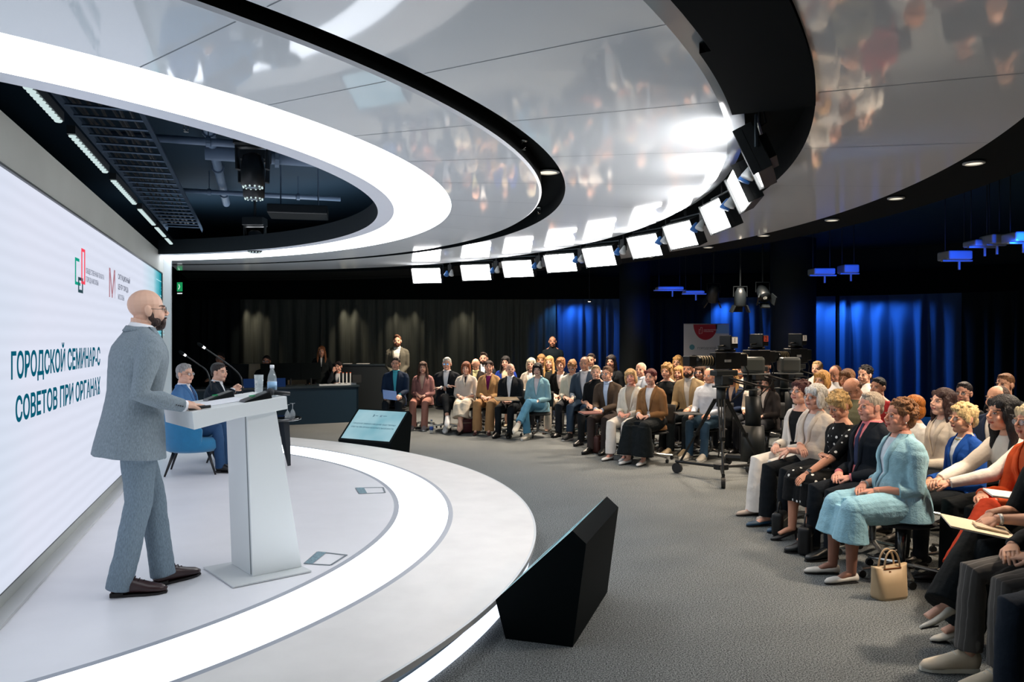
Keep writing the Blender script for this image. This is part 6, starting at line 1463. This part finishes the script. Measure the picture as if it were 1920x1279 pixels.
S('short-haired blonde woman with dark glasses in a royal blue blazer', 1806, 786, 5.85, (-2.4, 5.6), 'f', hair=('pixie', (214, 184, 132)), skin=(206, 140, 108), glasses=(34, 28, 30), top=J((24, 72, 150), (214, 220, 228)), bottom=P((14, 20, 26)), group=A4, lv=0, necklace=(215, 205, 190), earring=(225, 215, 200), head=(.05, .02, 0))
S('long black-haired woman in a white blouse reaching her clasped hands forward', 1880, 776, 5.3, (-2.4, 5.0), 'f', hair=('longback', (16, 16, 20)), skin=(212, 152, 126), top=dict(kind='shirt', col=(226, 218, 208)), bottom=P((12, 18, 22)), group=A4, lv=0, lean=.22, head=(.05, .02, 0), wr={1: ((.04, .56, .70), (-.5, .85, -.1)), -1: ((-.04, .54, .69), (.5, .85, -.1))}, curl=.9)
S('elderly blonde woman with glasses in an orange suit cut by the photo edge', 1934, 792, 4.95, (-2.4, 4.4), 'f', hair=('bob', (220, 196, 158)), skin=(210, 140, 112), glasses=(110, 110, 115), top=J((206, 84, 40), (200, 90, 50)), bottom=P((170, 54, 26), wide=.03), group=A4, lv=0, lean=.10, wr={1: ((.08, .36, .68), (-.8, .5, -.1)), -1: ((-.06, .36, .66), (.8, .5, -.1))}, watch=(-1, (220, 215, 205), 1), legs='cross')
# ---------------------------------------------------------------- right front row
S('woman in a white suit over a black top with glasses looking up, dark red hair', 1501, 738, 7.5, (-2.6, 5.4), 'f', hair=('pixie', (72, 32, 32)), skin=(214, 156, 136), glasses=(60, 50, 70), top=J((226, 220, 212), (12, 16, 20), open=.045, vw=.07, neck=.075), bottom=P((228, 222, 214), wide=.035, len=.05), shoes=('flat', (196, 176, 160)), group=A3, lv=0, head=(.1, .22, .1), legs='flat')
S('white-haired woman in a light beige jacket and black trousers with blue shoes', 1529, 746, 7.05, (-2.6, 5.2), 'f', hair=('bob', (246, 240, 222)), skin=(214, 150, 128), glasses=(120, 80, 90), top=J((206, 194, 180), (214, 206, 200), sleeve='elbow', button=.12), bottom=P((14, 20, 26), wide=.02, len=.0), shoes=('flat', (30, 66, 92)), group=A3, lv=0, hands='fold', wr={1: ((-.06, .24, .74), (-.8, .2, -.5)), -1: ((.06, .26, .68), (.6, .5, -.5))}, necklace=(226, 216, 204), head=(.05, .02, 0), fat=.12, earring=(220, 200, 180), legs='flat')
S('blonde short-haired woman in a black polka dot dress looking down, hand on knee', 1573, 762, 6.5, (-2.6, 5.2), 'f', hair=('pixie', (196, 160, 104)), skin=(190, 122, 92), top=dict(kind='dress', col=(0, 0, 0), tex='dots', sleeve='elbow', low=True), bottom=dict(kind='skirt', col=(0, 0, 0), tex='dots', hem=.34), shoes=('pump', (14, 16, 18)), group=A3, lv=0, head=(.1, -.42, 0), lean=.10, wr={1: ((-.02, .26, .74), (-1, .1, .1)), -1: ((-.10, .46, .60), (.1, 1, -.7))}, watch=(-1, (90, 92, 94)), curl=.25, legs='flat')
S('grey-haired heavy man in a dark suit, pink shirt and blue tie', 1632, 764, 6.1, (-2.6, 5.2), hair=('short', (172, 158, 142)), skin=(204, 134, 116), top=J((14, 22, 32), (222, 128, 134), tie=(44, 54, 84), button=.0), bottom=P((12, 20, 28)), shoes=('oxford', (16, 22, 26)), group=A3, lv=0, fat=.16, head=(.02, .02, 0), legs='flat')
S('curly auburn-haired woman in a light blue skirt suit with white shoes', 1686, 782, 5.5, (-2.6, 5.1), 'f', hair=('curly', (134, 92, 58)), skin=(214, 136, 112), top=J((152, 196, 210), (214, 226, 236), sleeve='three', tex='crinkle', button=.08, lap=.05), bottom=dict(kind='skirt', col=(146, 194, 212), tex='crinkle', hem=.30, wide=.03), shoes=('flat', (228, 224, 216)), group=A3, lv=0, fat=.26, head=(.04, .06, 0), smile=1, tights=(140, 96, 78), earring=(225, 220, 210), watch=(1, (215, 205, 200)), legs='flat')
S('woman in a black trouser suit with papers on her lap, white studded heels', 1972, 812, 4.35, (-2.6, 4.1), 'f', hair=('bob', (60, 44, 38)), skin=(214, 158, 134), top=J((12, 18, 22), (225, 225, 222), sleeve='elbow'), bottom=P((10, 18, 22), wide=.05, len=.02), shoes=('pump', (228, 222, 208)), group=A3, lv=0, ankles={1: (-.10, .68, .25, (-.05, 1, -.12)), -1: (.0, .52, .085, (0, 1, 0))}, wr={1: ((.02, .36, .70), (-.5, .85, -.3)), -1: ((-.10, .40, .70), (.4, .85, -.3))}, watch=(-1, (222, 222, 220), 1), curl=.3)
S('man in grey pinstripe trousers and cream sneakers at the photo edge', 2000, 830, 3.85, (-2.6, 3.55), hair=('short', (60, 44, 38)), top=dict(kind='sweater', col=(50, 54, 58)), bottom=P((84, 82, 80), tex='stripe', wide=.01, len=-.03), shoes=('sneaker', (214, 200, 176), (232, 228, 215), (236, 232, 222)), group=A3, lv=0, legs='flat')
S('man in dark navy jeans nearest the camera beside the pinstripe trousers', 2110, 850, 3.3, (-2.0, 3.0), hair=('short', (60, 44, 38)), top=dict(kind='sweater', col=(40, 44, 50)), bottom=P((26, 36, 48)), shoes=('sneaker', (60, 60, 60)), group=A3, lv=1, legs='flat')
# ---------------------------------------------------------------- standing and at the desk
def ST(label, u, v, Y, tgt, sex='m', **k):
    p = PY(u, v, Y); yaw = face_yaw(p, tgt); h = (.93+.56+NKH) if sex == 'm' else (.90+.525+NKH); s = p.z/h
    return person(label, (p.x, p.y, 0), yaw, s, sex, 'stand', **k)
ST('bearded man in an olive jacket and white shirt standing before the grey curtain', 745, 640, 16.1, (-1.5, 2), hair=('quiff', (96, 62, 42)), skin=(206, 140, 110), beard=(96, 56, 38), top=J((82, 80, 70), (206, 202, 192), button=-.1, open=.03, vw=.06), hands='front', shoes=('oxford', (20, 20, 22)))
ST('shaven-headed man in black standing in front of the grey and blue curtains', 1036, 641, 17.0, (0, 2), hair=('buzz', (50, 36, 30)), skin=(190, 122, 92), top=dict(kind='sweater', col=(18, 30, 38)), hands='front')
ST('young woman with long ginger-tipped hair in black standing behind the control desk', 603, 659, 16.6, (-1, 2), 'f', hair=('long', (136, 84, 48)), skin=(196, 136, 108), top=J((20, 26, 28), (206, 206, 204), open=.0, vw=.03), hands='side')
p = PY(636, 686, 16.55); person('dark-haired woman sitting behind the control desk with her hand to her face', (p.x, 16.5, 0), pi-.1, .95, 'f', hair=('bun', (36, 26, 28)), skin=(206, 146, 124), top=J((24, 28, 34), (212, 212, 214)), wr={1: ((.08, .14, 1.05), (-.3, -.3, 1), (0, -1, 0)), -1: ((-.1, .3, .80), (.7, .5, 0))}, head=(-.1, -.1, .1))
chair_for((p.x, 16.5, 0), pi-.1, 'black office chair of the woman with her hand to her face')
for u, v, Y, nm, g in ((413, 671, 16.3, 'dark-haired man with glasses behind the desk just above the young seated man', (30, 30, 34)), (500, 676, 16.2, 'dark-haired operator with glasses peering over the monitors of the control desk', (30, 30, 34))):
    p = PY(u, v, Y); person(nm, (p.x, Y, 0), pi+.1, min(1.08, p.z/1.21), 'm', hair=('short', (30, 24, 26)), skin=(190, 124, 98), glasses=g, top=dict(kind='sweater', col=(20, 26, 32)), wr={1: ((.15, .32, .80), (-.2, 1, 0)), -1: ((-.15, .32, .80), (.2, 1, 0))})
    chair_for((p.x, Y, 0), pi+.1, 'black office chair of the '+' '.join(nm.split(' ')[:6]))
# things held or lying on laps
def flat(M, sx, sy, h, col, name, label, cat, page=None, grp=None):
    o = empty(name, (0, 0, 0), 0, label, cat, grp); o.matrix_world = M
    mb = MB(); mb.box((0, 0, 0), (sx, sy, h)); mb.build('cover' if page else 'sheet', mat('%s_%d_%d_%d' % (name, *col), col, .8), o)
    if page: mb = MB(); mb.box((0, .003, -h*.5-.003), (sx*.97, sy*.97, .005)); mb.build('pages', mat('pages_white', (226, 222, 214), .6), o)
    return o
def atpx(u, v, Y, yaw=0, tx=0, ty=0): return TR(*PY(u, v, Y)) @ RZ(yaw) @ RX(tx) @ RY(ty)
flat(atpx(731, 741, 13.95, .3, .95, .25), .26, .19, .008, (60, 100, 160), 'booklet', 'blue booklet held by the man in navy at the left row end', 'booklet', True)
flat(atpx(950, 748, 13.3, .2, .15, 0), .40, .26, .008, (96, 84, 64), 'folder', 'olive brown folder lying on the knees of the bald elderly man', 'folder', True)
flat(atpx(1834, 988, 4.22, -.25, .12, .18), .33, .20, .006, (232, 214, 184), 'notebook', 'open cream notebook on the lap of the woman in black at the right', 'notebook', True)
flat(atpx(1857, 990, 4.2, -.25, .12, .2), .16, .075, .009, (206, 186, 160), 'smartphone', 'pale gold phone held on top of the cream notebook', 'phone')
flat(atpx(1893, 928, 4.62, -.2, .1, .1), .24, .15, .006, (232, 226, 216), 'notebook', 'white notebook held by the woman in orange', 'notebook', True)
flat(atpx(1246, 771, 11.1, .1, .1, 0), .15, .08, .008, (20, 24, 28), 'smartphone', 'black phone held by the bearded man in beige', 'phone')
flat(atpx(1290, 775, 10.75, .1, .06, 0), .34, .24, .006, (16, 22, 26), 'folder', 'thin black folder on the knees of the bald man in the white shirt', 'folder', True)
flat(atpx(1107, 774, 11.25, .4, .1, 0), .30, .20, .012, (96, 44, 36), 'folder', 'reddish brown leather folder on the knees of the man in the brown jacket', 'folder', True)
bpy.data.scenes.remove(TMP)
